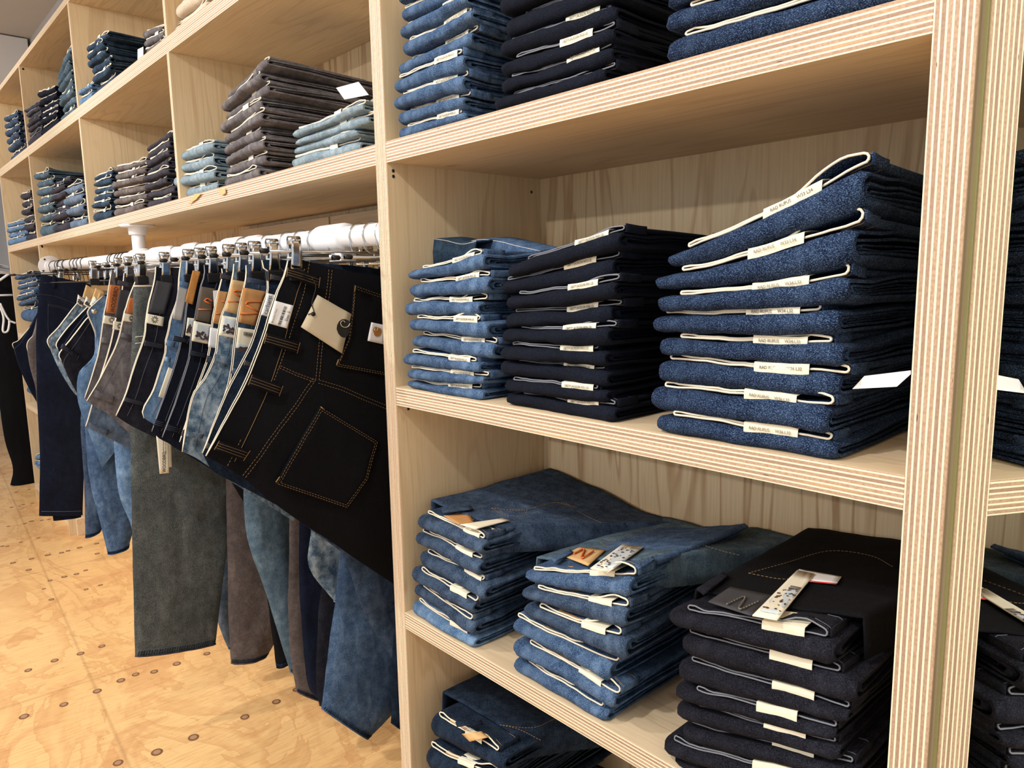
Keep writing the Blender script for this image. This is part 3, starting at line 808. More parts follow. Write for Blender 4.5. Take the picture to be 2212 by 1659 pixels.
q = MB(); q.tube([(PX, RY, 1.452), (PX, RY, 1.454), (PX, RY, 1.479), (PX, RY, 1.4795), (PX, RY, 1.4851)], [.0275, .029, .031, .055, .055], 28); q.build('ceiling_flange', M['pvc'], rail)

# ================================================================ CLIP HANGERS AND HANGING JEANS
def clip_hanger(x, label, dark=False, yf=-.125, yb=.205, zbar=None, clips=True, tilt=0.0, bar=(-.165, .235), knobs=True, zf=0.0):
    z0 = rodz(x); t = thing('clip_hanger', label, 'hanger', (x, RY, z0), group='clip hangers on the white rail')
    mt = M['steel'] if dark else M['chrome']
    zb = (zbar if zbar is not None else 1.338) - z0
    pts = []
    for k in range(13):
        a = math.radians(215 - k * 20); pts.append(Vector((0, math.cos(a) * (RR_ + .0022), math.sin(a) * (RR_ + .0022))))
    pts += [Vector((0, .020, -.026)), Vector((0, .006, -.036)), Vector((0, 0, zb * .8)), Vector((0, 0, zb))]
    pts = [Vector((0, -p.y, p.z)) for p in pts]
    q = MB(); q.tube(smooth_pts(pts, 3), .0016, 8); q.build('hook', mt, t)
    q = MB(); q.tube([(0, bar[0] - RY, zb + tilt), (0, bar[1] - RY, zb)], .0022, 8)
    if not dark: q.tube([(.0, bar[0] - RY + .05, zb + tilt - .012), (0, bar[1] - RY - .05, zb - .012)], .0015, 8)
    q.build('bar', mt, t)
    if knobs:
        for yy in bar:
            q = MB(); q.tube([(0, yy - RY, zb + tilt * (yy < 0)), (0, yy - RY + (.014 if yy < 0 else -.014), zb + tilt * (yy < 0))], .0048, 10); q.build('end_cap', M['rubber'], t)
    if clips:
        for yy in (yf, yb):
            zz = zb + (tilt if yy < 0 else 0) + (zf if yy < 0 else 0); y = yy - RY
            q = MB()
            for s in (-1, 1):
                rows = []
                for (dz, wx, wy) in ((.026, .0035, .0085), (.014, .0090, .0100), (-.004, .0100, .0100), (-.022, .0068, .0110), (-.038, .0050, .0120)):
                    rows.append([Vector((s * wx, y + e * wy, zz + dz)) for e in (-1, -.5, 0, .5, 1)])
                q.grid(rows)
            q.tube([(0, y - .0105, zz + .020), (0, y + .0105, zz + .020)], .0075, 16)
            q.tube([(-.0095, y, zz + .002), (.0095, y, zz + .002)], .0035, 10)
            cl = q.build('clip', M['chrome'], t, fix=False)
            sm = cl.modifiers.new('metal', 'SOLIDIFY'); sm.thickness = .0010; sm.offset = 0
            q = MB()
            for s in (-1, 1): q.box((s * .0042 - .0028, y - .0145, zz - .054), (s * .0042 + .0032, y + .0145, zz - .034))
            q.build('rubber_foot', M['rubber'], cl, smooth=False, bevel=.0015)
    return t

class Sheet:
    """a garment panel hanging in the plane x = X, with thickness and soft folds"""
    def __init__(s, X, th=.014, amp=.004, fr=9, seed=0, skew=0.0):
        s.X = X; s.th = th; s.amp = amp; s.fr = fr; s.sd = seed; s.skew = skew
    def fold(s, y, z): return s.amp * fbm(y * s.fr, z * s.fr * .35, s.sd) + s.amp * .35 * fbm(y * s.fr * 4, z * s.fr * 2.2, s.sd + 9) + s.skew * (z - 1.2)
    def front(s, y, z, off=.0014): return Vector((s.X + s.th + s.fold(y, z) + off, y, z))
    def px(s, u, v, off=.0014):
        p = atx(u, v, s.X + s.th + s.skew * (atx(u, v, s.X).z - 1.2)); return s.front(p.y, p.z, off)
def panel(sh, T, B, Wc=None, nu=26, nv=22, open_waist=True, prof=.55, wk=1.0):
    """T, B: smoothed (y,z) polylines of the two long edges; Wc: (y,z) waist curve"""
    q = MB(); F = []; K = []
    TP = [Vector((0, *p)) for p in T]; BP = [Vector((0, *p)) for p in B]
    WP = [Vector((0, *p)) for p in Wc] if Wc else None
    for i in range(nv + 1):
        v = i / nv; a = polyline(TP, v); b = polyline(BP, v); rf = []; rk = []
        for j in range(nu + 1):
            u = j / nu; p = a.lerp(b, u)
            if WP: p = p + (polyline(WP, u) - TP[0].lerp(BP[0], u)) * (1 - v) ** 1.5
            h = (math.sin(PI * u) ** prof if 0 < u < 1 else 0.0) * (lerp(wk, 1, sstep(v * 4)))
            fo = sh.fold(p.y, p.z)
            rf.append(Vector((sh.X + sh.th * h + fo, p.y, p.z))); rk.append(Vector((sh.X - sh.th * h + fo, p.y, p.z)))
        F.append(rf); K.append(rk)
    q.grid(F); q.grid(K, flip=True)
    return q, F, K
def stitch_line(sh, pts, parent, mat='stitch', r=.00042, dash=.004, gap=.0022, name='stitching', three_d=False):
    P = [sh.px(*p) for p in pts] if not three_d else pts
    L = sum((P[i + 1] - P[i]).length for i in range(len(P) - 1)); q = MB(); s = 0
    n = max(1, int(L / (dash + gap)))
    for k in range(n):
        a = polyline(P, k / n); b = polyline(P, min(1, (k + dash / (dash + gap)) / n)); 
        a = sh.front(a.y, a.z, .0010); b = sh.front(b.y, b.z, .0010)
        q.tube([a, b], r, 4)
    return q
def seam(sh, pts, parent, mat='stitch', name='seam', double=0.0, closed=False):
    """stitched seam: raised ridge of dashes"""
    q = stitch_line(sh, pts, parent)
    if double:
        pp = [Vector((p[0], p[1], 0)) for p in pts]; out = []
        for i, p in enumerate(pp):
            t = (pp[min(i + 1, len(pp) - 1)] - pp[max(i - 1, 0)]).normalized(); out.append((p.x - t.y * double, p.y + t.x * double))
        q2 = stitch_line(sh, out, parent); q.add(q2.v, q2.f)
    return q.build(name, M[mat], parent, fix=False)
def patch_on(sh, pts, mat, parent, name='leather_patch', off=.0016, th=.0012, label=None):
    P = [sh.px(u, v, off) for u, v in pts]
    q = MB(); n = 6; F = []
    for i in range(n + 1):
        a = P[0].lerp(P[1], i / n); b = P[3].lerp(P[2], i / n)
        F.append([(lambda p: sh.front(p.y, p.z, off))(a.lerp(b, j / n)) for j in range(n + 1)])
    q.grid(F); o = q.build(name, M[mat], parent, smooth=True, fix=False)
    sm = o.modifiers.new('thick', 'SOLIDIFY'); sm.thickness = th; sm.offset = 0
    if label: o['label'] = label
    return o
def loop_on(sh, pts, mat, parent, thread='stitch', lines=True):
    o = patch_on(sh, pts, None, parent, 'belt_loop', .004, .0022) if False else None
    P = [sh.px(u, v, .0035) for u, v in pts]; q = MB(); F = []; n = 8
    for i in range(n + 1):
        k = i / n; a = P[0].lerp(P[1], k); b = P[3].lerp(P[2], k); lift = .0045 * math.sin(PI * k) ** .5 + .0012
        F.append([(lambda p: sh.front(p.y, p.z, lift))(a.lerp(b, j / 3)) for j in range(4)])
    q.grid(F); o = q.build('belt_loop', mat, parent, fix=False)
    sm = o.modifiers.new('thick', 'SOLIDIFY'); sm.thickness = .0022; sm.offset = 0
    if lines:
        q = MB()
        for f in (.25, .5, .75):
            pp = [r[0].lerp(r[3], f) + Vector((.0013, 0, 0)) for r in F]; q.tube(pp, .00028, 4)
        for r in (F[0], F[-1]):
            q.tube([p + Vector((.0015, 0, 0)) for p in r], .0006, 4)
        q.build('stitching', M[thread], o)
    return o
def surf_frame(sh, a, b, c):
    """origin a, x toward b, y toward c, on the sheet front (px points)"""
    A, B_, C_ = sh.px(*a, .003), sh.px(*b, .003), sh.px(*c, .003); return A, B_ - A, C_ - A

def roping(r0, r1, parent):
    """puckered darker and lighter threads between hem edge and hem stitching"""
    q = MB(); n = 34
    for k in range(1, n):
        a = polyline(r0, k / n); b = polyline(r1, min(1, (k + .8) / n)); o = Vector((.0016, 0, 0))
        q.tube([a.lerp(b, .15) + o, a.lerp(b, .85) + o], .0011, 4)
    o = q.build('hem_roping', DEN['darkwash'], parent, fix=False); o['kind'] = 'stuff'; return o
def garment(label, X, waist, den, top=None, bot=None, leg=None, th=.014, amp=.005, seed=0, edge='cream', patches=(), cards=(), loops=(), hanger=True, dark=False, edge_r=.0009, thread='stitchgrey', skew=0.0, yb=.22, legden=None, legs=None, yf=None, back=.30):
    """jeans clipped by the side of the waistband: waist edge towards the room, legs hanging down behind"""
    T0 = atx(*waist[0], X)
    t = thing('hanging_jeans', label, 'jeans', (X, T0.y, T0.z), group='jeans clipped along the white rail')
    sh = Sheet(X, th, amp, 9, seed, skew)
    W = [atx(u, v, X) for u, v in waist]; W = [(p.y, p.z) for p in smooth_pts(W, 4)]
    if top: TT = [atx(u, v, X) for u, v in top]; TT = [(p.y, p.z) for p in TT]
    else: TT = []
    if bot: BB = [atx(u, v, X) for u, v in bot]; BB = [(p.y, p.z) for p in BB]
    else: BB = []
    yT, zT = W[0]; yB, zB = W[-1]
    last = TT[-1] if TT else W[0]
    TT = [W[0]] + TT + [(max(last[0] + .03, .12), last[1] - .012), (back, last[1] - .05)]
    lastb = BB[-1] if BB else W[-1]
    if not BB: BB = [(yB + .10, zB - .07), (yB + .22, zB - .19)]
    lb = BB[-1]
    l2 = BB[-2] if len(BB) > 1 else W[-1]; dl = Vector((lb[0] - l2[0], lb[1] - l2[1])).normalized() * .14
    BB = [W[-1]] + BB + [(lb[0] + dl.x, lb[1] + dl.y)]
    TT2 = [(p.y, p.z) for p in smooth_pts([Vector((0, *p)) for p in TT], 4)]; BB2 = [(p.y, p.z) for p in smooth_pts([Vector((0, *p)) for p in BB], 4)]
    q, F, K = panel(sh, TT2, BB2, W, wk=.30)
    inv = lambda o: setattr(o, 'matrix_parent_inverse', Matrix.Translation(-Vector(t.location)))
    seat = q.build('seat', DEN[den], t, fix=False)
    parts = [seat]
    for n_, rim in (('waist_edge', F[0]), ('waist_edge', K[0])):
        q = MB(); q.tube(rim, edge_r, 6); o = q.build(n_, M[edge], t); parts.append(o)
    q = MB(); P = [F[1][j].lerp(F[2][j], .75) for j in range(1, len(F[1]) - 1)]
    P = [Vector((p.x + .0012, p.y, p.z)) for p in P]; q.tube(P, .0005, 4); parts.append(q.build('stitching', M[thread], t))
    for pts in loops: parts.append(loop_on(sh, pts, DEN[den], t, thread))
    for pts, mt in patches: parts.append(patch_on(sh, pts, mt, t))
    for lg in (legs or ()):
        fr, bk, dn, dx = lg[0], lg[1], lg[2], lg[3]
        s2 = Sheet(X + dx, lg[4] if len(lg) > 4 else .02, .012, 6, seed + 3)
        A = [atx(u, v, s2.X) for u, v in fr]; Bk = [atx(u, v, s2.X) for u, v in bk]
        A = [(p.y, p.z) for p in smooth_pts(A, 4)]; Bk = [(p.y, p.z) for p in smooth_pts(Bk, 4)]
        q, F2, K2 = panel(s2, A, Bk, None, 20, 26, prof=.5)
        lo = q.build('leg', DEN[dn], t, fix=False); parts.append(lo)
        hq = MB(); n_ = len(F2) - 1
        row0 = [F2[n_][j] for j in range(len(F2[n_]))]; row1 = [F2[n_ - 1][j].lerp(F2[n_][j], .35) for j in range(len(F2[n_]))]
        hq.tube([p + Vector((.0006, 0, 0)) for p in row0], .0022, 6); hq.tube([p + Vector((.0014, 0, 0)) for p in row1[1:-1]], .0006, 4)
        hq.build('hem', DEN[dn], lo)
        roping(F2[n_], row1, lo)
    # children were meshed in world coordinates: shift them under the empty
    for o in parts: o.location = -Vector(t.location)
    if hanger: clip_hanger(X, ('dark' if dark else 'chrome') + ' clip hanger holding the ' + label.split(',')[0].split(' and ')[0], dark, yf=yf if yf is not None else min(-.1, yT + .022), zf=0)
    return t, sh, parts, seat
def fin(o, t): o.location = -Vector(t.location); return o
def P4(l, s, ox, oy): return [(ox + a / s, oy + b / s) for a, b in l]
Z3 = lambda l: P4(l, 4.148, 400, 450)     # close readings of the hanging jeans
Z2 = lambda l: P4(l, 2.37, 0, 450)
ZA = lambda l: P4(l, 4.741, 440, 950)
ZL = lambda l: P4(l, 5.53, 60, 480)
Z4 = lambda l: P4(l, 5.53, 180, 700)

def strokes(sh, lines, mat, parent, t, r=.0016, off=.0034, name='stroke_mark'):
    q = MB()
    for l in lines: q.tube(smooth_pts([sh.px(u, v, off) for u, v in l], 4) if len(l) > 2 else [sh.px(u, v, off) for u, v in l], r, 6)
    return q.build(name, M[mat], parent)
def sunburst(sh, cu, cv, r, parent, t):
    q = MB()
    for k in range(10):
        a = 2 * PI * k / 10 + .2; q.tube([sh.px(cu + math.cos(a) * r * .4, cv + math.sin(a) * r * .4, .0078), sh.px(cu + math.cos(a) * r, cv + math.sin(a) * r * 1.1, .0078)], .0008, 4)
    return q.build('sunburst_mark', M['ink'], parent)
def picture_card(sh, pts, t, label='photo card tag with a dark leafy picture', photo=(.12, .10, .9, .86), bar=False):
    """paper card with a little printed picture"""
    c = fin(patch_on(sh, pts, 'paper', t, 'hang_tag', .005, .0008, label), t)
    P = [Vector((u, v)) for u, v in pts]
    def at(a, b): return tuple(P[0].lerp(P[1], a).lerp(P[3].lerp(P[2], a), b))
    x0, y0, x1, y1 = photo
    pic = patch_on(sh, [at(x0, y0), at(x1, y0), at(x1, y1), at(x0, y1)], 'skyprint', c, 'printed_picture', .0062, .0003)
    rn = random.Random(int(abs(pts[0][0] * 7))); q = MB()
    for k in range(46):
        a = lerp(x0 + .03, x1 - .06, rn.random()); b = lerp(y0 + .3 + .35 * abs(a - .45), y1 - .05, rn.random()); s = rn.uniform(.03, .08)
        u, v = at(a, b); cc = sh.px(u, v, .0068); r = .0042 * rn.uniform(.4, 1)
        q.poly([cc + Vector((0, math.cos(g + k) * r * rn.uniform(.5, 1), math.sin(g + k) * r * rn.uniform(.5, 1))) for g in [i * PI / 3 for i in range(6)]], (1, 0, 0), .0002)
    q.build('leaf_print', M['leafprint'], pic, smooth=False)
    return c
def barcode(sh, a, b, c, parent, n=16, seed=1, name='barcode', off=.0066):
    """bars between px a (start) and b (end), c gives bar direction"""
    rn = random.Random(seed); q = MB(); k = 0.0
    a, b, c = Vector(a), Vector(b), Vector(c)
    while k < 1:
        w = rn.uniform(.015, .05)
        p = [a.lerp(b, k), a.lerp(b, min(1, k + w))]; d = c - a
        q.poly([sh.px(p[0].x, p[0].y, off), sh.px(p[1].x, p[1].y, off), sh.px(p[1].x + d.x, p[1].y + d.y, off), sh.px(p[0].x + d.x, p[0].y + d.y, off)], (1, 0, 0), .0002)
        k += w + rn.uniform(.02, .05)
    return q.build(name, M['ink'], parent, smooth=False)
M['skyprint'] = plain('pale_print', lin(196, 204, 206), .6, var=.08, sc=200)
M['leafprint'] = plain('brown_leaf_print', lin(74, 58, 58), .7)

# ---------- J1: nearest, black, fully modelled
W1 = [(622,563),(618,585),(612,604),(602,624),(593,650),(580,691),(571,722),(554,768),(530,826),(500,884),(464,950),(445,985)]
t, sh, parts, seat = garment('black jeans clipped nearest the post, with tan stitching and large kraft tag', -1.285, W1, 'blackcot',
    top=[(651,561),(696,573),(762,587),(823,596)], bot=[(493,1011),(535,1039),(564,1066),(594,1089),(651,1129),(714,1169),(756,1199),(851,1262)],
    amp=.004, seed=1, th=.016, edge_r=.0010, thread='stitch',
    loops=[[(622,578),(689,599),(686,622),(619,598)], [(576,720),(647,740),(640,763),(570,742)], [(544,809),(609,833),(601,855),(535,832)], [(473,952),(539,973),(525,995),(462,971)]],
    legs=[([(862,1150),(868,1300),(872,1450),(875,1560)], [(1000,1100),(1020,1300),(1010,1500),(1000,1600)], 'blackcot', .0)])
def S1(pts, **k): return fin(seam(sh, pts, t, **k), t)
S1([(668,563),(662,600),(656,631),(629,715),(607,780),(590,824)]); S1([(520,950),(503,986),(490,1009)])
for a in ([(682,821),(686,770),(693,700),(703,640),(711,580)], [(682,821),(640,880),(588,950),(529,1034)], [(605,790),(640,806),(682,821)], [(690,821),(740,836),(790,858),(840,878)]):
    S1(a, double=7.0 if a[0][0] > 650 and a[-1][1] != 821 else 5.0)
pk = [(690,876),(816,952),(793,1036),(747,1098),(591,1045)]
pkp = fin(patch_on(sh, [(690,876),(816,952),(770,1070),(591,1045)], 'ink', t, 'dummy') , t) if False else None
def pocket(poly, inner):
    q = MB(); c = Vector((sum(p[0] for p in poly) / len(poly), sum(p[1] for p in poly) / len(poly)))
    rings = []
    for k in range(6):
        f = 1 - k / 5
        ring = []
        for i in range(len(poly)):
            a = Vector(poly[i]); b = Vector(poly[(i + 1) % len(poly)])
            for j in range(8):
                p = c.lerp(a.lerp(b, j / 8), f); ring.append(sh.px(p.x, p.y, .0032 if k else .0008))
            
        rings.append(ring)
    q.grid([rings[0]] + [[sh.px(*( (c.lerp(Vector(poly[i]).lerp(Vector(poly[(i+1) % len(poly)]), j/8), .985)).to_tuple()), .0034) for i in range(len(poly)) for j in range(8)]] + rings[1:], closed_v=True)
    o = fin(q.build('back_pocket', DEN['blackcot'], t, fix=False), t)
    for f in (.965, .915):
        pts = [tuple(c.lerp(Vector(p), f)) for p in poly]; P = [sh.px(u, v, .0042) for u, v in pts]
        q = MB()
        for i in range(len(P)):
            a, b = P[i], P[(i + 1) % len(P)]
            if i == len(P) - 1 and f < .95: pass
            n = max(2, int((b - a).length / .0062))
            for k in range(n):
                m1, m2 = a.lerp(b, k / n), a.lerp(b, (k + .62) / n)
                q.tube([sh.front(m1.y, m1.z, .0040), sh.front(m2.y, m2.z, .0040)], .00042, 4)
        q.build('stitching', M['stitch'], o, fix=False)
    return o
pk1 = pocket(pk, .1)
pk2 = pocket([(764,614),(858,646),(862,820),(831,812),(723,792),(750,734),(759,667)], .1)
for po, (u, v, u2, v2) in ((pk1, (592,1040,600,1028)), (pk1, (690,878,698,884)), (pk2, (724,788,728,776)), (pk2, (766,617,764,629))):
    q = MB(); q.tube([sh.px(u, v, .005), sh.px(u2, v2, .005)], .0011, 6); q.build('bar_tack', M['stitch'], po)
# kraft tag with swirl emblem
tg = fin(patch_on(sh, [(681,637),(754,678),(734,763),(646,706)], 'kraft', t, 'hang_tag', .0075, .0012, 'large kraft card hang tag with a black swirl emblem'), t)
bl = [(1335,1080),(1340,1045),(1358,1012),(1385,993),(1412,992),(1438,1003),(1455,1022),(1458,1060),(1450,1100),(1440,1130),(1425,1152),(1400,1158),(1372,1146),(1350,1120)]
q = MB(); q.poly([sh.px(u, v, .0088) for u, v in Z3(bl)], (1, 0, 0), .0003); em = q.build('emblem', M['ink'], tg, smooth=False)
q = MB(); q.tube(smooth_pts([sh.px(u, v, .0092) for u, v in Z3([(1452,1028),(1440,1052),(1418,1064),(1394,1062),(1376,1046),(1372,1024),(1384,1008),(1400,1008),(1408,1020)])], 4), [.0016] * 33, 6, flat=.4); q.build('emblem_swirl', M['kraft'], em)
q = MB(); q.tube(smooth_pts([sh.px(u, v, .009) for u, v in ((660,679),(672,673),(668,655),(676,620),(668,600))], 6), .0008, 6); fin(q.build('tag_cord', M['ink'], t), t)
q = MB(); q.cyl(sh.px(671, 678, .008), sh.px(671, 678, .0098), .0042, 14); q.build('eyelet', M['ink'], tg)
# small woven label on the upper pocket
lb_ = fin(patch_on(sh, [(800,696),(829,702),(829,744),(792,736)], 'white', t, 'woven_label', .0045, .0010, 'small white woven label with a rust swirl emblem'), t)
q = MB(); q.poly([sh.px(u, v, .0056) for u, v in Z3([(1672,1090),(1680,1068),(1698,1062),(1720,1068),(1748,1078),(1752,1110),(1740,1138),(1712,1150),(1688,1138)])], (1, 0, 0), .0003); em = q.build('emblem', M['camel'], lb_, smooth=False)
q = MB(); q.tube([sh.px(u, v, .0060) for u, v in Z3([(1716,1072),(1712,1092),(1696,1098),(1684,1086),(1692,1074)])], .0009, 6, flat=.4); q.build('emblem_swirl', M['white'], em)
# size card
sc = fin(patch_on(sh, [(590,649),(630,660),(616,709),(577,698)], 'white', t, 'size_card', .007, .0008, 'white size card with a barcode'), t)
barcode(sh, (596,702), (611,661), (602,703.5), sc, off=.0084)
o, ex, ey = surf_frame(sh, (616,700), (625,672), (608,698))
lettering('Size: S', .0075, sh.px(617.5, 683, .0085), ex, ey, M['ink'], sc)
lettering('Brandon Pant', .0048, sh.px(589.5, 682, .0085), ex, ey, M['inkgrey'], sc)

# ---------- J2
W2 = [(566,562),(570,580),(583,588),(577,609),(579,628),(569,657),(545,740),(528,775),(497,835),(462,915),(436,978)]
t, sh, parts, seat = garment('dark navy jeans behind the black pair, with white printed waist label', -1.375, W2, 'darkwash', top=[(600,560),(640,566)], seed=2, edge='cream', thread='stitch',
    bot=[(447,1000),(463,1020),(520,1050)], loops=[[(584,592),(618,600),(614,611),(583,604)], [(530,778),(556,786),(552,797),(527,789)], [(447,955),(470,962),(463,975),(441,968)]],
    legs=[([(850,1270),(852,1350),(848,1450),(845,1560)], [(960,1270),(980,1400),(975,1500),(960,1640)], 'darkwash', .0)])
lc = fin(patch_on(sh, [(574,633),(598,639),(586,687),(562,680)], 'white', t, 'waist_label', .006, .0008, 'white printed label on the waistband'), t)
o, ex, ey = surf_frame(sh, (570,678), (580,640), (566,676))
lettering('carhartt.', .0115, sh.px(575, 657, .0078), ex, ey, M['ink'], lc)
lettering('WORK IN PROGRESS', .0042, sh.px(582.5, 664, .0078), ex, ey, M['inkgrey'], lc)

# ---------- J3
W3 = [(531,573),(531,595),(528,614),(518,667),(510,715),(504,770),(496,820),(478,880),(450,960)]
t, sh, parts, seat = garment('blue jeans with plain tan waist patch and orange stroke mark', -1.462, W3, 'medblue', top=[(570,566)], seed=3,
    bot=[(520,1040),(600,1092),(680,1150)],
    loops=[[(534,599),(573,607),(573,617),(533,611)], [(503,795),(519,799),(516,811),(499,807)]],
    patches=[([(524,621),(576,630),(551,704),(516,696)], 'leather')],
    legs=[([(735,1180),(722,1290),(710,1400),(697,1531)], [(900,1180),(900,1350),(880,1500),(797,1598)], 'lightblue', .02, .03),
          ([(700,1130),(745,1210),(790,1330),(850,1425)], [(860,1200),(880,1300),(900,1380),(900,1450)], 'medblue', .05, .02)])
strokes(sh, [[(530,658),(536,652),(567,652)], [(531,659),(563,677)], [(517,677),(568,678)]], 'orange', parts[-3] if False else seat, t)
c_ = picture_card(sh, [(513,707),(553,713),(540,757),(508,751)], t, 'white barcode card with a printed picture strip', photo=(.04, .78, .96, .97))
barcode(sh, (524,716), (546,720), (523,724), c_, seed=4, off=.0072)

# ---------- J4 bleached
W4 = [(505,570),(503,590),(489,655),(480,681),(472,722),(466,766),(441,821),(420,850),(405,910),(394,976)]
t, sh, parts, seat = garment('light bleached jeans with crinkled tan waist patch and leafy photo card', -1.53, W4, 'bleach', top=[(530,560)], seed=4, edge_r=.0010, amp=.007,
    bot=[(425,990),(470,1022),(530,1060)],
    loops=[[(466,764),(505,779),(501,791),(463,778)], [(404,930),(440,938),(436,948),(400,942)]],
    patches=[([(500,604),(530,609),(517,681),(486,672)], 'leather2')],
    legs=[([(668,1120),(675,1150),(668,1225),(725,1300)], [(780,1120),(790,1200),(790,1280),(770,1310)], 'bleach', .04)])
strokes(sh, [[(502,631),(508,628),(523,630)], [(503,632),(521,643)], [(491,651),(520,652)]], 'orange', seat, t)
picture_card(sh, [(478,681),(513,687),(507,731),(472,724)], t)

# ---------- J5 dark with loop
W5 = [(479,580),(481,595),(475,619),(465,660),(459,691),(455,735),(446,783),(424,845),(405,905),(388,955)]
t, sh, parts, seat = garment('dark fleck jeans with narrow tan patch, behind the bleached pair', -1.598, W5, 'darkwash', seed=5, thread='stitch',
    bot=[(405,972),(430,990),(500,1030)],
    loops=[[(477,590),(500,596),(498,607),(475,602)], [(447,768),(465,772),(462,786),(444,782)], [(395,928),(411,932),(406,946),(391,941)]],
    patches=[([(472,628),(492,631),(474,701),(459,698)], 'leather')],
    legs=[([(700,1230),(688,1350),(686,1480),(692,1524)], [(800,1250),(800,1350),(790,1450),(780,1540)], 'washblack', .03)])
strokes(sh, [[(477,650),(490,654)], [(464,677),(478,678)]], 'orange', seat, t)
c_ = fin(patch_on(sh, [(452,707),(474,711),(466,752),(447,749)], 'white', t, 'hang_tag', .005, .0008, 'white barcode card tucked behind the patch'), t)

# ---------- J6, J7
W6 = [(441,572),(442,595),(434,619),(422,691),(414,727),(410,768),(400,805),(375,880),(350,945)]
t, sh, parts, seat = garment('black jeans with grey brown fleck patch and orange stroke mark', -1.70, W6, 'rawblack', seed=6, edge='greyedge',
    bot=[(370,962),(392,975),(450,1010)],
    loops=[[(411,755),(448,763),(446,775),(409,768)], [(362,915),(390,922),(385,937),(356,930)]],
    patches=[([(434,619),(465,624),(455,698),(422,691)], 'leathergr')],
    legs=[([(648,1120),(648,1250),(655,1360),(668,1480),(684,1505)], [(760,1150),(760,1300),(750,1400),(740,1480),(720,1530)], 'navy', .03)])
strokes(sh, [[(440,650),(447,645),(458,651)], [(441,650),(456,658)], [(428,668),(457,669)]], 'orange', seat, t)
picture_card(sh, [(418,693),(459,702),(452,744),(412,736)], t, 'cream photo card with a dark leafy picture on the black jeans')
q = MB(); P = [sh.px(*p, .012) for p in ((456,628),(476,626),(470,700),(459,672))]; q.poly(P, (1, 0, 0), .0006); fin(q.build('paper_slip', M['white'], t, smooth=False), t)
W7 = [(424,578),(430,588),(420,625),(405,655),(397,715),(378,790),(350,870),(328,932)]
t, sh, parts, seat = garment('black jeans with slim camel brown leather patch', -1.775, W7, 'rawblack', seed=7, edge='greyedge',
    bot=[(345,948),(365,958),(420,990)], loops=[[(376,725),(408,732),(404,742),(373,736)], [(336,905),(358,910),(352,925),(331,919)]],
    patches=[([(416,584),(432,587),(416,658),(400,652)], 'camel')],
    legs=[([(625,1090),(622,1250),(628,1400),(641,1494)], [(730,1120),(730,1300),(720,1420),(700,1515)], 'mauve', .02)])
picture_card(sh, [(404,686),(420,688),(411,727),(400,724)], t, 'edge of a cream photo card')

# ---------- J8 light blue, pale patch
W8 = [(391,563),(387,596),(384,643),(369,688),(364,715),(358,739),(358,758),(345,800),(330,845),(309,885),(311,903)]
t, sh, parts, seat = garment('light blue jeans with pale grey waist patch, half hidden between black pairs', -1.852, W8, 'sky', seed=8, edge_r=.0011,
    bot=[(330,915),(350,925),(420,975)],
    loops=[[(389,607),(408,612),(406,622),(387,617)], [(361,735),(378,739),(376,750),(358,746)], [(357,770),(368,773),(366,783),(355,780)]],
    patches=[([(385,619),(405,625),(392,693),(373,688)], 'leatherpale')],
    legs=[([(527,1010),(532,1140),(545,1200),(568,1262),(600,1372),(626,1450)], [(640,1050),(640,1150),(650,1250),(680,1350),(700,1400),(710,1470)], 'teal', .03, .03)])
c_ = fin(patch_on(sh, [(362,793),(376,799),(355,861),(340,856)], 'paper', t, 'hang_tag', .006, .0009, 'blank cream card on the waistband'), t)

# ---------- J9 big dark patch
W9 = [(337,576),(335,599),(328,630),(320,661),(315,697),(311,730),(290,790),(272,850),(251,898)]
t, sh, parts, seat = garment('black jeans with wide charcoal waist patch and sunburst card', -2.03, W9, 'washblack', seed=9, edge='cream', edge_r=.0012,
    bot=[(275,915),(320,938),(380,965)],
    loops=[[(313,735),(357,744),(355,755),(311,747)], [(270,857),(312,868),(308,878),(268,867)]],
    patches=[([(338,606),(372,612),(354,679),(320,674)], 'leatherdk')],
    legs=[([(500,1040),(560,1150),(578,1290),(597,1441)], [(640,1050),(650,1200),(650,1350),(625,1425)], 'blackcot', .04)])
c_ = fin(patch_on(sh, [(315,677),(353,685),(350,705),(312,697)], 'cardyellow' if 'cardyellow' in M else 'paper', t, 'hang_tag', .006, .0009, 'cream card with a sunburst mark'), t)
sunburst(sh, 332, 690, 7.5, c_, t)
for k, (dx, pts) in enumerate(((.02, [(342,940),(368,946),(370,1008),(350,1010)]), (.03, [(336,936),(362,944),(364,1021),(344,1023)]))):
    s3 = Sheet(-2.03 + dx, .016, 0, 9, 0); c_ = fin(patch_on(s3, pts, 'paper', t, 'hang_tag', .004, .0009, 'long cream card with black lettering'), t)
    if k:
        o, ex, ey = surf_frame(s3, (352,1018), (352,960), (340,1018))
        lettering('WOODBIRD', .0125, s3.px(353.5, 997, .0056), ex, ey, M['ink'], c_, sx=.78)
        lettering('produced responsibly', .0050, s3.px(351, 962, .0056), ex, ey, M['ink'], c_, sx=.8)
        lettering('denim with recycled fibres', .0050, s3.px(356, 962, .0056), ex, ey, M['ink'], c_, sx=.7)

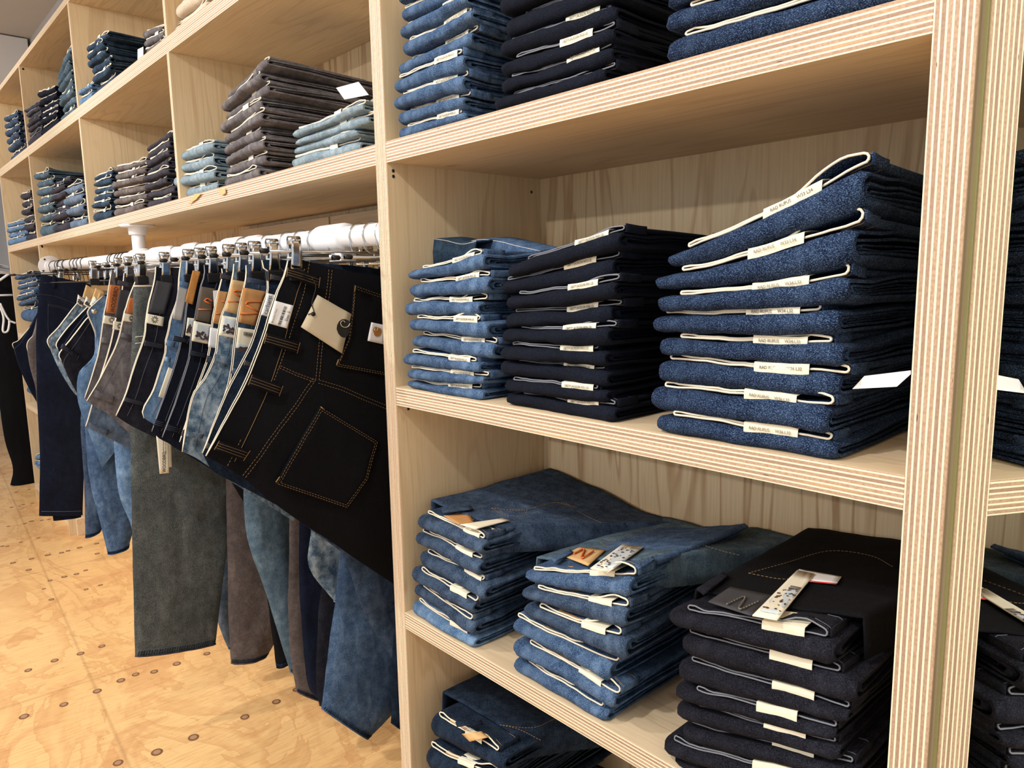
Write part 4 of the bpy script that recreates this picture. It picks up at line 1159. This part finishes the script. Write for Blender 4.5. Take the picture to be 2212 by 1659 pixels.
# ---------- long grey green pair hanging straight down
X = -2.15
t = thing('hanging_jeans', 'wide grey green washed jeans hanging straight down to a frayed hem', 'jeans', (X, -.1, 1.2), group='jeans clipped along the white rail')
sh = Sheet(X, .016, .006, 7, 77)
A = [(289,618),(287,680),(283,800),(282,950),(284,1100),(288,1260),(292,1417)]; B_ = [(330,618),(400,700),(470,850),(503,1000),(497,1120),(481,1260),(465,1390)]
a3 = [(p.y, p.z) for p in smooth_pts([atx(u, v, X) for u, v in A], 5)]; b3 = [(p.y, p.z) for p in smooth_pts([atx(u, v, X) for u, v in B_], 5)]
q, F, K = panel(sh, a3, b3, None, 24, 60, prof=.4); lg = fin(q.build('leg', DEN['greengrey'], t, fix=False), t)
q = MB(); q.tube([p + Vector((.001, 0, 0)) for p in F[-1]], .0028, 6); q.build('hem', M['darkhem'] if 'darkhem' in M else DEN['darkgrey'], lg)
q = MB(); q.tube([p + Vector((.0015, 0, 0)) for p in F[-2][1:-1]], .0006, 5); q.build('stitching', M['stitchgrey'], lg); roping(F[-1], F[-2], lg)
for vv in (8, 9): 
    q = MB(); q.tube([p + Vector((.0012, 0, 0)) for p in F[vv][1:-4]], .0008, 5); q.build('stitching', M['cream'], lg)
q = MB(); q.tube([p for p in F[0]], .002, 6); fin(q.build('waist_edge', M['cream'], t), t)
clip_hanger(X, 'chrome clip hanger holding the straight grey green pair')

# ---------- grey pairs with rust patches
W11 = [(297,587),(293,607),(282,634),(273,663),(268,677),(255,733),(234,780),(212,825),(187,866)]
t, sh, parts, seat = garment('washed grey jeans with narrow rust patch, beside the straight grey green pair', -2.26, W11, 'grey', seed=11, edge_r=.0011, amp=.007,
    bot=[(210,882),(228,890),(262,920)], loops=[[(262,718),(290,725),(288,735),(259,728)], [(205,842),(248,857),(245,871),(202,856)]],
    patches=[([(281,643),(294,645),(287,679),(272,676)], 'rust')],
    legs=[([(490,1000),(490,1150),(493,1300),(499,1432)], [(640,1000),(650,1150),(640,1300),(576,1416)], 'mauve', .16, .03)])
c_ = fin(patch_on(sh, [(266,676),(288,681),(285,696),(263,693)], 'paper', t, 'hang_tag', .006, .0009, 'cream card with part of a sunburst mark'), t); sunburst(sh, 282, 687, 6, c_, t)
W12a = [(268,590),(266,612),(262,640),(250,690),(240,740),(222,800),(205,850)]
t, sh, parts, seat = garment('charcoal jeans squeezed between two washed grey pairs', -2.36, W12a, 'darkgrey', seed=12, edge='cream', edge_r=.0012,
    bot=[(215,862),(225,868),(250,890)], loops=[[(255,605),(285,612),(283,622),(253,615)]],
    patches=[([(258,625),(284,630),(268,690),(248,686)], 'leatherdk')],
    legs=[([(478,1180),(470,1320),(480,1370),(494,1402)], [(600,1180),(600,1320),(590,1370),(560,1400)], 'greyblue', .14)])
c_ = fin(patch_on(sh, [(244,693),(266,697),(262,714),(242,711)], 'paper', t, 'hang_tag', .006, .0009, 'cream card with half a sunburst mark'), t); sunburst(sh, 257, 704, 6, c_, t)
W12 = [(241,588),(237,607),(228,661),(224,679),(217,733),(210,773),(196,820),(183,860)]
t, sh, parts, seat = garment('washed grey jeans with lettered rust waist patch', -2.47, W12, 'grey', seed=13, edge_r=.0010, amp=.007,
    bot=[(200,872),(215,880),(245,900)], loops=[[(219,728),(246,734),(244,744),(217,739)]],
    patches=[([(237,615),(261,618),(252,679),(228,675)], 'rust')])
o, ex, ey = surf_frame(sh, (236,670), (245,625), (230,668)); lettering('WOODBIRD', .0165, sh.px(246, 647, .004), ex, ey, M['ink'], parts[-1], sx=.85)
c_ = fin(patch_on(sh, [(223,681),(248,686),(244,702),(221,698)], 'paper', t, 'hang_tag', .006, .0009, 'cream card with a small sunburst mark'), t); sunburst(sh, 239, 691, 6.5, c_, t)
# grey blue pair dipping lower behind them
W13 = [(203,860),(196,885),(190,905),(185,921)]
t, sh, parts, seat = garment('light grey blue jeans drooping below the rust patch pairs', -2.52, W13, 'greyblue', seed=14, edge_r=.0010, hanger=False,
    top=[(225,850),(262,870)], bot=[(205,931),(232,945),(262,960),(290,975)], loops=[[(190,912),(236,930),(233,941),(188,925)]],
    legs=[([(243,930),(255,1060),(283,1135),(290,1200)], [(360,930),(380,1060),(390,1135),(400,1220)], 'sky', -.06, .03), ([(236,930),(262,1010),(284,1120),(290,1210)], [(300,930),(330,1010),(350,1120),(370,1210)], 'navy', -.10, .02)])
# sky blue pair with button
W14 = [(222,640),(205,655),(192,668),(190,678),(205,715),(215,760),(190,790)]
t, sh, parts, seat = garment('sky blue wide jeans with a metal button, legs hanging to a frayed hem', -2.78, W14, 'sky', seed=15, edge_r=.0010, th=.02, amp=.012,
    top=[(240,640)], bot=[(172,800),(166,840),(172,880),(190,930)], dark=True,
    legs=[([(178,860),(174,930),(182,1050),(184,1161)], [(262,860),(275,960),(270,1060),(216,1147)], 'medblue', -.10, .02), ([(182,900),(192,1030),(214,1120),(233,1197)], [(290,900),(300,1010),(300,1100),(278,1180)], 'lightblue', -.04, .03)])
q = MB(); q.cyl(sh.px(203, 672, .004), sh.px(203, 672, .009), .0085, 18); q.cyl(sh.px(203, 672, .009), sh.px(203, 672, .011), .0045, 14); fin(q.build('button', M['chrome'], t), t)
# three leaning pairs with wood tone patches
for k, (W_, dn, xx, ll, pat, cardp) in enumerate((
    ([(176,644),(150,676),(126,708),(103,733),(108,752)], 'bleach', -3.08, 'pale blue leaning jeans, farthest of the three with wood tone patches', [(186,615),(207,626),(196,652),(178,642)], [(168,636),(186,650),(178,664),(165,655)]),
    ([(200,652),(168,685),(140,716),(122,742),(126,756)], 'navy', -2.98, 'navy leaning jeans, middle of the three with wood tone patches', [(206,622),(228,632),(214,660),(196,650)], [(186,640),(203,652),(195,668),(180,658)]),
    ([(210,668),(185,690),(150,735),(128,764),(133,780)], 'washblack', -2.90, 'black leaning jeans, nearest of the three with wood tone patches', [(214,632),(236,645),(228,668),(206,656)], [(202,640),(232,662),(220,676),(192,658)]))):
    t, sh, parts, seat = garment(ll, xx, W_, dn, seed=20 + k, edge_r=.0015, top=[(W_[0][0] + 22, W_[0][1] - 14), (W_[0][0] + 50, W_[0][1] - 16)],
        bot=[(W_[-1][0] + 18, W_[-1][1] + 42), (W_[-1][0] + 50, W_[-1][1] + 95), (W_[-1][0] + 75, W_[-1][1] + 115)], dark=True, amp=.008, yf=-.01)
    fin(patch_on(sh, pat, 'leather2', t, 'leather_patch', .003), t)
    picture_card(sh, cardp, t, 'small white card with a dark print')
    if k != 1: 
        lo = [(112,723),(134,738),(130,747),(108,733)] if k == 0 else [(135,742),(170,768),(165,777),(130,752)]
        fin(loop_on(sh, lo, DEN[dn], t, 'stitchgrey'), t)

# ---------- navy flared pair, flat side to the room, end of the rail
X = -3.86
t = thing('hanging_jeans', 'navy flared jeans hanging full length at the far end of the rail', 'jeans', (X, .02, 1.3), group='jeans clipped along the white rail')
sh = Sheet(X, .014, .010, 5, 91)
A = [(88,592),(83,650),(78,720),(80,850),(86,980),(85,1070),(84,1114)]; B_ = [(197,614),(190,700),(186,800),(186,900),(183,1000),(180,1070),(179,1113)]
a3 = [(p.y, p.z) for p in smooth_pts([atx(u, v, X) for u, v in A], 5)]; b3 = [(p.y, p.z) for p in smooth_pts([atx(u, v, X) for u, v in B_], 5)]
q, F, K = panel(sh, a3, b3, None, 24, 50, prof=.4); fin(q.build('legs_and_seat', DEN['navy'], t, fix=False), t)
q = MB(); q.tube([p + Vector((.001, 0, 0)) for p in F[-2][1:-1]], .0009, 5); fin(q.build('hem_stitching', M['stitchgrey'], t), t)
fin(seam(sh, [(85,635),(120,640),(160,655),(190,662)], t, double=0, mat='stitchgrey'), t)
fin(seam(sh, [(104,657),(130,662),(155,671)], t, mat='stitchgrey', double=3), t); fin(seam(sh, [(104,657),(103,700),(106,740)], t, mat='stitchgrey'), t)
fin(loop_on(sh, [(114,594),(122,596),(120,622),(113,621)], DEN['navy'], t, 'stitchgrey', False), t)
s_ = Sheet(X - .02, .014, .010, 5, 95)
A = [(100,1060),(112,1100),(115,1125)]; B_ = [(180,1050),(178,1090),(176,1118)]
a3 = [(p.y, p.z) for p in [atx(u, v, X - .02) for u, v in A]]; b3 = [(p.y, p.z) for p in [atx(u, v, X - .02) for u, v in B_]]
q, F, K = panel(s_, a3, b3, None, 10, 10); fin(q.build('rear_leg', DEN['navy'], t, fix=False), t)
clip_hanger(X, 'dark wire clip hanger holding the navy flared pair', dark=True, bar=(-.12, .36), zbar=1.345, yf=.01, yb=.30)
# folded-over pairs half hidden behind it
for k, (W_, dn, xx, ll) in enumerate((
    ([(80,690),(60,712),(40,735),(27,742),(31,755)], 'navy', -4.02, 'dark navy jeans leaning out behind the flared navy pair'),
    ([(84,700),(74,722),(62,735),(58,748),(62,765)], 'browngrey', -3.95, 'grey brown jeans peeping out behind the flared navy pair'))):
    garment(ll, xx, W_, dn, seed=40 + k, edge_r=.0012, top=[(90,670)], bot=[(40 + 24 * k, 790), (60 + 16 * k, 835), (80, 870)], dark=True, back=.12, yf=.10)
# spare hangers
for u in (118, 132, 144, 163, 171, 178, 187, 251, 268):
    x = rodx(u)
    if min(abs(x + 3.86), abs(x + 4.02), abs(x + 3.95)) < .025: x += .03
    clip_hanger(x, f"empty dark wire hanger on the far rail end", dark=True, zbar=1.30, bar=(-.06, .26), clips=False, knobs=False)
for x in (-1.19, -1.235):
    clip_hanger(x, 'empty chrome clip hanger against the near post', zbar=1.325, bar=(-.05, .27), yf=.10, yb=.22, zf=0)

# ---------- far left of the shop
t = thing('hanging_trousers', 'black flared trousers on a separate rack beyond the shelving', 'trousers', (-5.62, -.1, 1.3))
s_ = Sheet(-5.62, .03, .012, 5, 33)
A = [(-42,600),(-30,700),(-5,850),(10,950),(28,1010),(22,1048)]; B_ = [(40,585),(48,700),(62,850),(74,950),(80,1010),(86,1045)]
a3 = [(p.y, p.z) for p in smooth_pts([atx(u, v, -5.62) for u, v in A], 5)]; b3 = [(p.y, p.z) for p in smooth_pts([atx(u, v, -5.62) for u, v in B_], 5)]
q, F, K = panel(s_, a3, b3, None, 20, 40); fin(q.build('legs_and_seat', DEN['blackcot'], t, fix=False), t)
t = thing('coat_hanger', 'white plastic hanger hooked over the black flared trousers', 'hanger', (-5.5, -.1, 1.2))
def hp(u, v): return atx(u, v, -5.5)
q = MB(); q.tube(smooth_pts([hp(-30, 625), hp(0, 605), hp(24, 588)], 6), .007, 8); q.tube([hp(-40, 642), hp(0, 638), hp(27, 637)], .006, 8); fin(q.build('frame', M['pvc'], t), t)
q = MB(); q.tube(smooth_pts([hp(-6, 650), hp(4, 672), hp(8, 690), hp(6, 712), hp(10, 718), hp(17, 714), hp(20, 700), hp(21, 694), hp(34, 698)], 5), .006, 8); q.tube(smooth_pts([hp(0, 655), hp(12, 680), hp(21, 693)], 5), .006, 8); fin(q.build('hook', M['pvc'], t), t)
t = thing('rack_rail', 'pale glass and chrome rack rail beyond the shelving', 'rail', (-5.6, -.1, 1.33))
q = MB(); q.tube([hp(-60, 562), hp(21, 578)], .012, 12); fin(q.build('tube', M['chrome'], t), t)
q = MB(); a, b = hp(-60, 584), hp(24, 590); q.tube([a, b], .009, 10); fin(q.build('lower_tube', M['pvc'], t), t)
q = MB(); q.box((-6.9, -1.2, 2.18), (-6.2, .40, 2.99)); props(q.build('trim_1', M['pvc'], smooth=False), 'white boxed bulkhead under the ceiling', kind='structure')
q = MB(); q.box((-8.94, -.9, 0), (-8.90, .2, 2.3)); props(q.build('door_1', plain('pale_blue_door', lin(176, 196, 214), .5, var=.03, sc=4), smooth=False), 'pale blue grey door at the far wall', kind='structure')

# ---------- odd cards in the left unit
def box_card(name, label, cat, pts, mat, y, dy=(0, -1, 0)):
    P = [aty(u, v, y) for u, v in pts]; q = MB(); q.poly(P, dy, .001); o = q.build(name, M[mat], None, smooth=False); props(o, label, cat); return o
box_card('swing_tag', 'white hang tag standing on the pale stack against the post', 'tag', [(727,190),(775,177),(797,205),(745,215)], 'white', .06)
box_card('swing_tag', 'small cream hang tag dangling beside the dark top row stack', 'tag', [(298,107),(310,101),(310,124),(298,131)], 'paper', .004)
box_card('swing_tag', 'tan card tag lying over the front edge below the pale stack', 'tag', [(421,419),(436,417),(424,431),(408,441)], 'leather2', -.004)
box_card('swing_tag', 'round ended tan tag against the rail shelf edge', 'tag', [(473,408),(487,407),(488,417),(482,421),(474,418)], 'leather2', -.004)
box_card('size_card', 'white printed card poking out beside the flecked indigo stack', 'card', [(1842,840),(1868,812),(1968,800),(1968,808),(1938,835)], 'white', .030)

# ---------- tops of the stacks on the lower shelves, seen from above
class Top:
    def __init__(s, S, back_px, den, y0=.05, yb=.362, seed=0, power=1.4):
        s.S = S; s.y0 = y0; s.yb = yb; s.den = den; s.sd = seed; s.pw = power
        P = [aty(u, v, yb) for u, v in back_px]; s.bp = sorted((p.x, p.z) for p in P)
    def back(s, X):
        b = s.bp
        if X <= b[0][0]: return b[0][1]
        for i in range(1, len(b)):
            if X <= b[i][0]: return lerp(b[i-1][1], b[i][1], sstep((X - b[i-1][0]) / (b[i][0] - b[i-1][0])) * .5 + .5 * (X - b[i-1][0]) / (b[i][0] - b[i-1][0]))
        return b[-1][1]
    def z(s, X, Y, off=0.0):
        S = s.S; zt = S['top'](max(0, min(S['W'], X - S['X0'])), max(0, min(S['D'], Y - S['Y0'])))
        e = max(0, (Y - s.y0) / (s.yb - s.y0)); e = sstep(min(1, e)) * .35 + .65 * min(1, e) ** s.pw
        return lerp(zt, max(zt - .02, s.back(X)), e) + .003 * fbm(X * 9, Y * 9, s.sd) * min(1, max(0, e) * 3) + off
    def build(s, xl=.0, xr=1.0, xlb=None, xrb=None):
        S = s.S; q = MB(); F = []; n = 26; t = S['t']
        x0f, x1f = S['X0'] + S['W'] * xl, S['X0'] + S['W'] * xr
        x0b = xlb if xlb is not None else x0f; x1b = xrb if xrb is not None else x1f
        for i in range(n + 1):
            f = i / n; Y = lerp(s.y0, s.yb, f); r = []
            a, b = lerp(x0f, x0b, f), lerp(x1f, x1b, f)
            for j in range(-4, n + 5):
                g = max(0, min(1, j / n)); X = lerp(a, b, g); drop = 0
                if j < 0: X += j * .0012; drop = (-j) ** 1.5 * .006
                if j > n: X += (j - n) * .0012; drop = (j - n) ** 1.5 * .006
                r.append(Vector((X, Y, s.z(X, Y, .0035) - drop)))
            F.append(r)
        q.grid(F); o = fin(q.build('upper_leg', DEN[s.den], t, fix=False), t)
        sm = o.modifiers.new('cloth', 'SOLIDIFY'); sm.thickness = .003; sm.offset = -1
        s.o = o; return s
    def px(s, u, v, off=.006):
        """point of the photo on this top surface"""
        d = ray(u, v); lo, hi = .3, 3.0; P = None
        for k in range(600):
            p = CPOS + d * (.5 + k * .003)
            if p.y > s.S['Y0'] - .004 and p.z < s.z(p.x, p.y, off): return p
        return p
    def patch(s, pts, mat, name, parent=None, off=.006, th=.0012, label=None):
        P = [Vector(p) for p in pts]; q = MB(); F = []
        for i in range(7):
            a = P[0].lerp(P[1], i / 6); b = P[3].lerp(P[2], i / 6)
            F.append([s.px(*a.lerp(b, j / 6), off) for j in range(7)])
        q.grid(F); par = parent or s.S['t']; o = q.build(name, M[mat] if isinstance(mat, str) else mat, par, fix=False)
        if not parent: fin(o, s.S['t'])
        sm = o.modifiers.new('thick', 'SOLIDIFY'); sm.thickness = th; sm.offset = 0
        if label: o['label'] = label
        return o
    def line(s, pts, mat='stitch', r=.00045, off=.0062, name='stitching', dash=True):
        P = smooth_pts([Vector((*p, 0)) for p in pts], 5) if len(pts) > 2 else [Vector((*p, 0)) for p in pts]
        W = [s.px(p.x, p.y, off) for p in P]; q = MB()
        L = sum((W[i + 1] - W[i]).length for i in range(len(W) - 1)); n = max(1, int(L / .0055))
        for k in range(n):
            a = polyline(W, k / n); b = polyline(W, (k + (.65 if dash else 1)) / n); q.tube([a, b], r, 4)
        return fin(q.build(name, M[mat], s.S['t'], fix=False), s.S['t'])
def leafy(T, pts, rect, parent, seed=1):
    P = [Vector(p) for p in pts]
    at = lambda a, b: tuple(P[0].lerp(P[1], a).lerp(P[3].lerp(P[2], a), b))
    x0, y0, x1, y1 = rect
    pic = T.patch([at(x0, y0), at(x1, y0), at(x1, y1), at(x0, y1)], 'skyprint', 'printed_picture', parent, .0082, .0003)
    rn = random.Random(seed); q = MB()
    for k in range(40):
        a = lerp(x0 + .04, x1 - .04, rn.random()); b = lerp(y0 + .05, y1 - .05, rn.random() ** 1.4); c = T.px(*at(a, b), .0088); r = .0036 * rn.uniform(.4, 1)
        q.poly([c + Vector((math.cos(g * PI / 3 + k) * r * rn.uniform(.5, 1), math.sin(g * PI / 3 + k) * r * rn.uniform(.5, 1), 0)) for g in range(6)], (0, 0, 1), .0002)
    q.build('leaf_print', M['leafprint'], pic, smooth=False)

TA = Top(LA, [(1010,1120),(1110,1060),(1190,1013),(1280,1052),(1390,1108),(1470,1150)], 'medblue', seed=3).build(0, .98, xlb=-1.11, xrb=-.74)
TA.patch([(958,1114),(1015,1112),(1023,1128),(990,1132)], 'leather', 'leather_patch')
c_ = TA.patch([(994,1133),(1085,1120),(1100,1124),(1026,1143)], 'paper', 'hang_tag', off=.008)
fin(TA.patch([(953,1100),(1018,1094),(1022,1100),(957,1108)], DEN['medblue'], 'belt_loop', TA.S['t'], .009, .002), TA.S['t'])
TA.line([(1062,1098),(1090,1112),(1130,1114),(1140,1100)]); TA.line([(1062,1098),(1130,1102),(1200,1085),(1250,1098)], r=.0006); TA.line([(1200,1085),(1232,1094),(1258,1110),(1300,1130)])
TB = Top(LB, [(1290,1200),(1340,1160),(1400,1121),(1450,1122),(1500,1135),(1660,1195),(1800,1230)], 'teal', seed=5).build(.02, .98, xrb=-.50)
TB.patch([(1216,1201),(1252,1182),(1308,1188),(1270,1222)], 'leather2', 'leather_patch')
TB.line([(1240,1196),(1262,1186),(1256,1206),(1282,1190)], 'orange', .0016, .0085, 'stroke_mark', dash=False)
pts = [(1275,1228),(1345,1176),(1390,1182),(1312,1238)]; c_ = TB.patch(pts, 'paper', 'hang_tag', off=.0075, label='cream card with a leafy picture on the worn blue top pair'); leafy(TB, pts, (.10, .05, .95, .95), c_, 7)
fin(TB.patch([(1372,1222),(1408,1203),(1414,1209),(1380,1230)], DEN['lightblue'], 'belt_loop', TB.S['t'], .009, .002), TB.S['t'])
fin(TB.patch([(1190,1208),(1232,1188),(1238,1193),(1198,1214)], DEN['lightblue'], 'belt_loop', TB.S['t'], .009, .002), TB.S['t'])
TB.line([(1296,1172),(1340,1166),(1400,1155),(1440,1160)]); TB.line([(1440,1160),(1500,1172),(1560,1190),(1600,1200)]); TB.line([(1296,1172),(1320,1184),(1360,1186)])
TC = Top(LC, [(1640,1200),(1690,1160),(1740,1143),(1790,1148),(1860,1160),(1945,1172),(2000,1180)], 'blackcot', seed=8).build(.02, 1.0, xrb=-.262)
pts_ = [(1530,1300),(1578,1268),(1668,1286),(1622,1330)]; TC.patch(pts_, 'leatherdk', 'leather_patch', label='charcoal leather patch on the black top pair')
TC.line([(1570,1305),(1610,1288),(1596,1316),(1640,1298)], 'inkgrey', .0012, .0085, 'stroke_mark', dash=False)
fin(TC.patch([(1505,1272),(1562,1236),(1573,1244),(1520,1285)], DEN['washblack'], 'belt_loop', TC.S['t'], .009, .002), TC.S['t'])
pts = [(1722,1232),(1760,1240),(1678,1340),(1625,1330)]; c_ = TC.patch(pts, 'paper', 'hang_tag', off=.0078, label='long cream card with a leafy picture'); leafy(TC, pts, (.08, .30, .92, .88), c_, 9)
c2 = TC.patch([(1726,1230),(1818,1246),(1808,1260),(1712,1250)], 'white', 'hang_tag', off=.0066, label='white card with a red stripe')
TC.patch([(1712,1250),(1808,1260),(1806,1262),(1711,1253)], 'red', 'red_stripe', c2, .0074, .0003)
TC.line([(1617,1238),(1700,1215),(1790,1190),(1880,1200),(1930,1225)]); TC.line([(1617,1238),(1680,1250),(1720,1250)])
TD = Top(BA, [(1000,1600),(1080,1560),(1150,1530),(1250,1560),(1400,1620)], 'darkwash', seed=11).build(0, .98, xlb=-1.11, xrb=-.74)
TD.patch([(998,1585),(1040,1580),(1056,1592),(1015,1602)], 'leather2', 'leather_patch')
fin(TD.patch([(984,1560),(1040,1556),(1044,1564),(988,1570)], DEN['darkwash'], 'belt_loop', TD.S['t'], .009, .002), TD.S['t'])
TD.line([(1080,1566),(1120,1575),(1170,1600)]); TD.line([(1080,1566),(1150,1572),(1200,1552)])
# waistband standing up behind the top pair of the left middle stack and upper folds of the tall stacks
def crest(S, pts_px, y, den, depth=.10, th=.006, name='upper_fold', edge='cream', drop=.03):
    """strip of folded cloth standing behind the waist of the topmost pair"""
    P = [aty(u, v, y) for u, v in pts_px]; P = smooth_pts(P, 5); q = MB(); F = []
    for p in P:
        F.append([Vector((p.x, y - .002, p.z - drop)), Vector((p.x, y - .003, p.z - drop * .5)), Vector((p.x, y, p.z)), Vector((p.x, y + depth * .5, p.z + .004)), Vector((p.x, y + depth, p.z - .004)), Vector((p.x, y + depth * 1.4, p.z - .03))])
    q.grid(F); o = fin(q.build(name, DEN[den], S['t'], fix=False), S['t']); sm = o.modifiers.new('cloth', 'SOLIDIFY'); sm.thickness = .004; sm.offset = -1
    q = MB(); q.tube([p + Vector((0, -.002, .002)) for p in P], .0011, 5); q.build('waist_edge', M[edge], o)
    return o
crest(SA, [(934,518),(965,522),(1000,530),(1030,524)], .10, 'darkteal', .12, drop=.045)
crest(SA, [(1000,528),(1040,520),(1080,524),(1120,534),(1170,545)], .14, 'lightblue', .10, drop=.03)
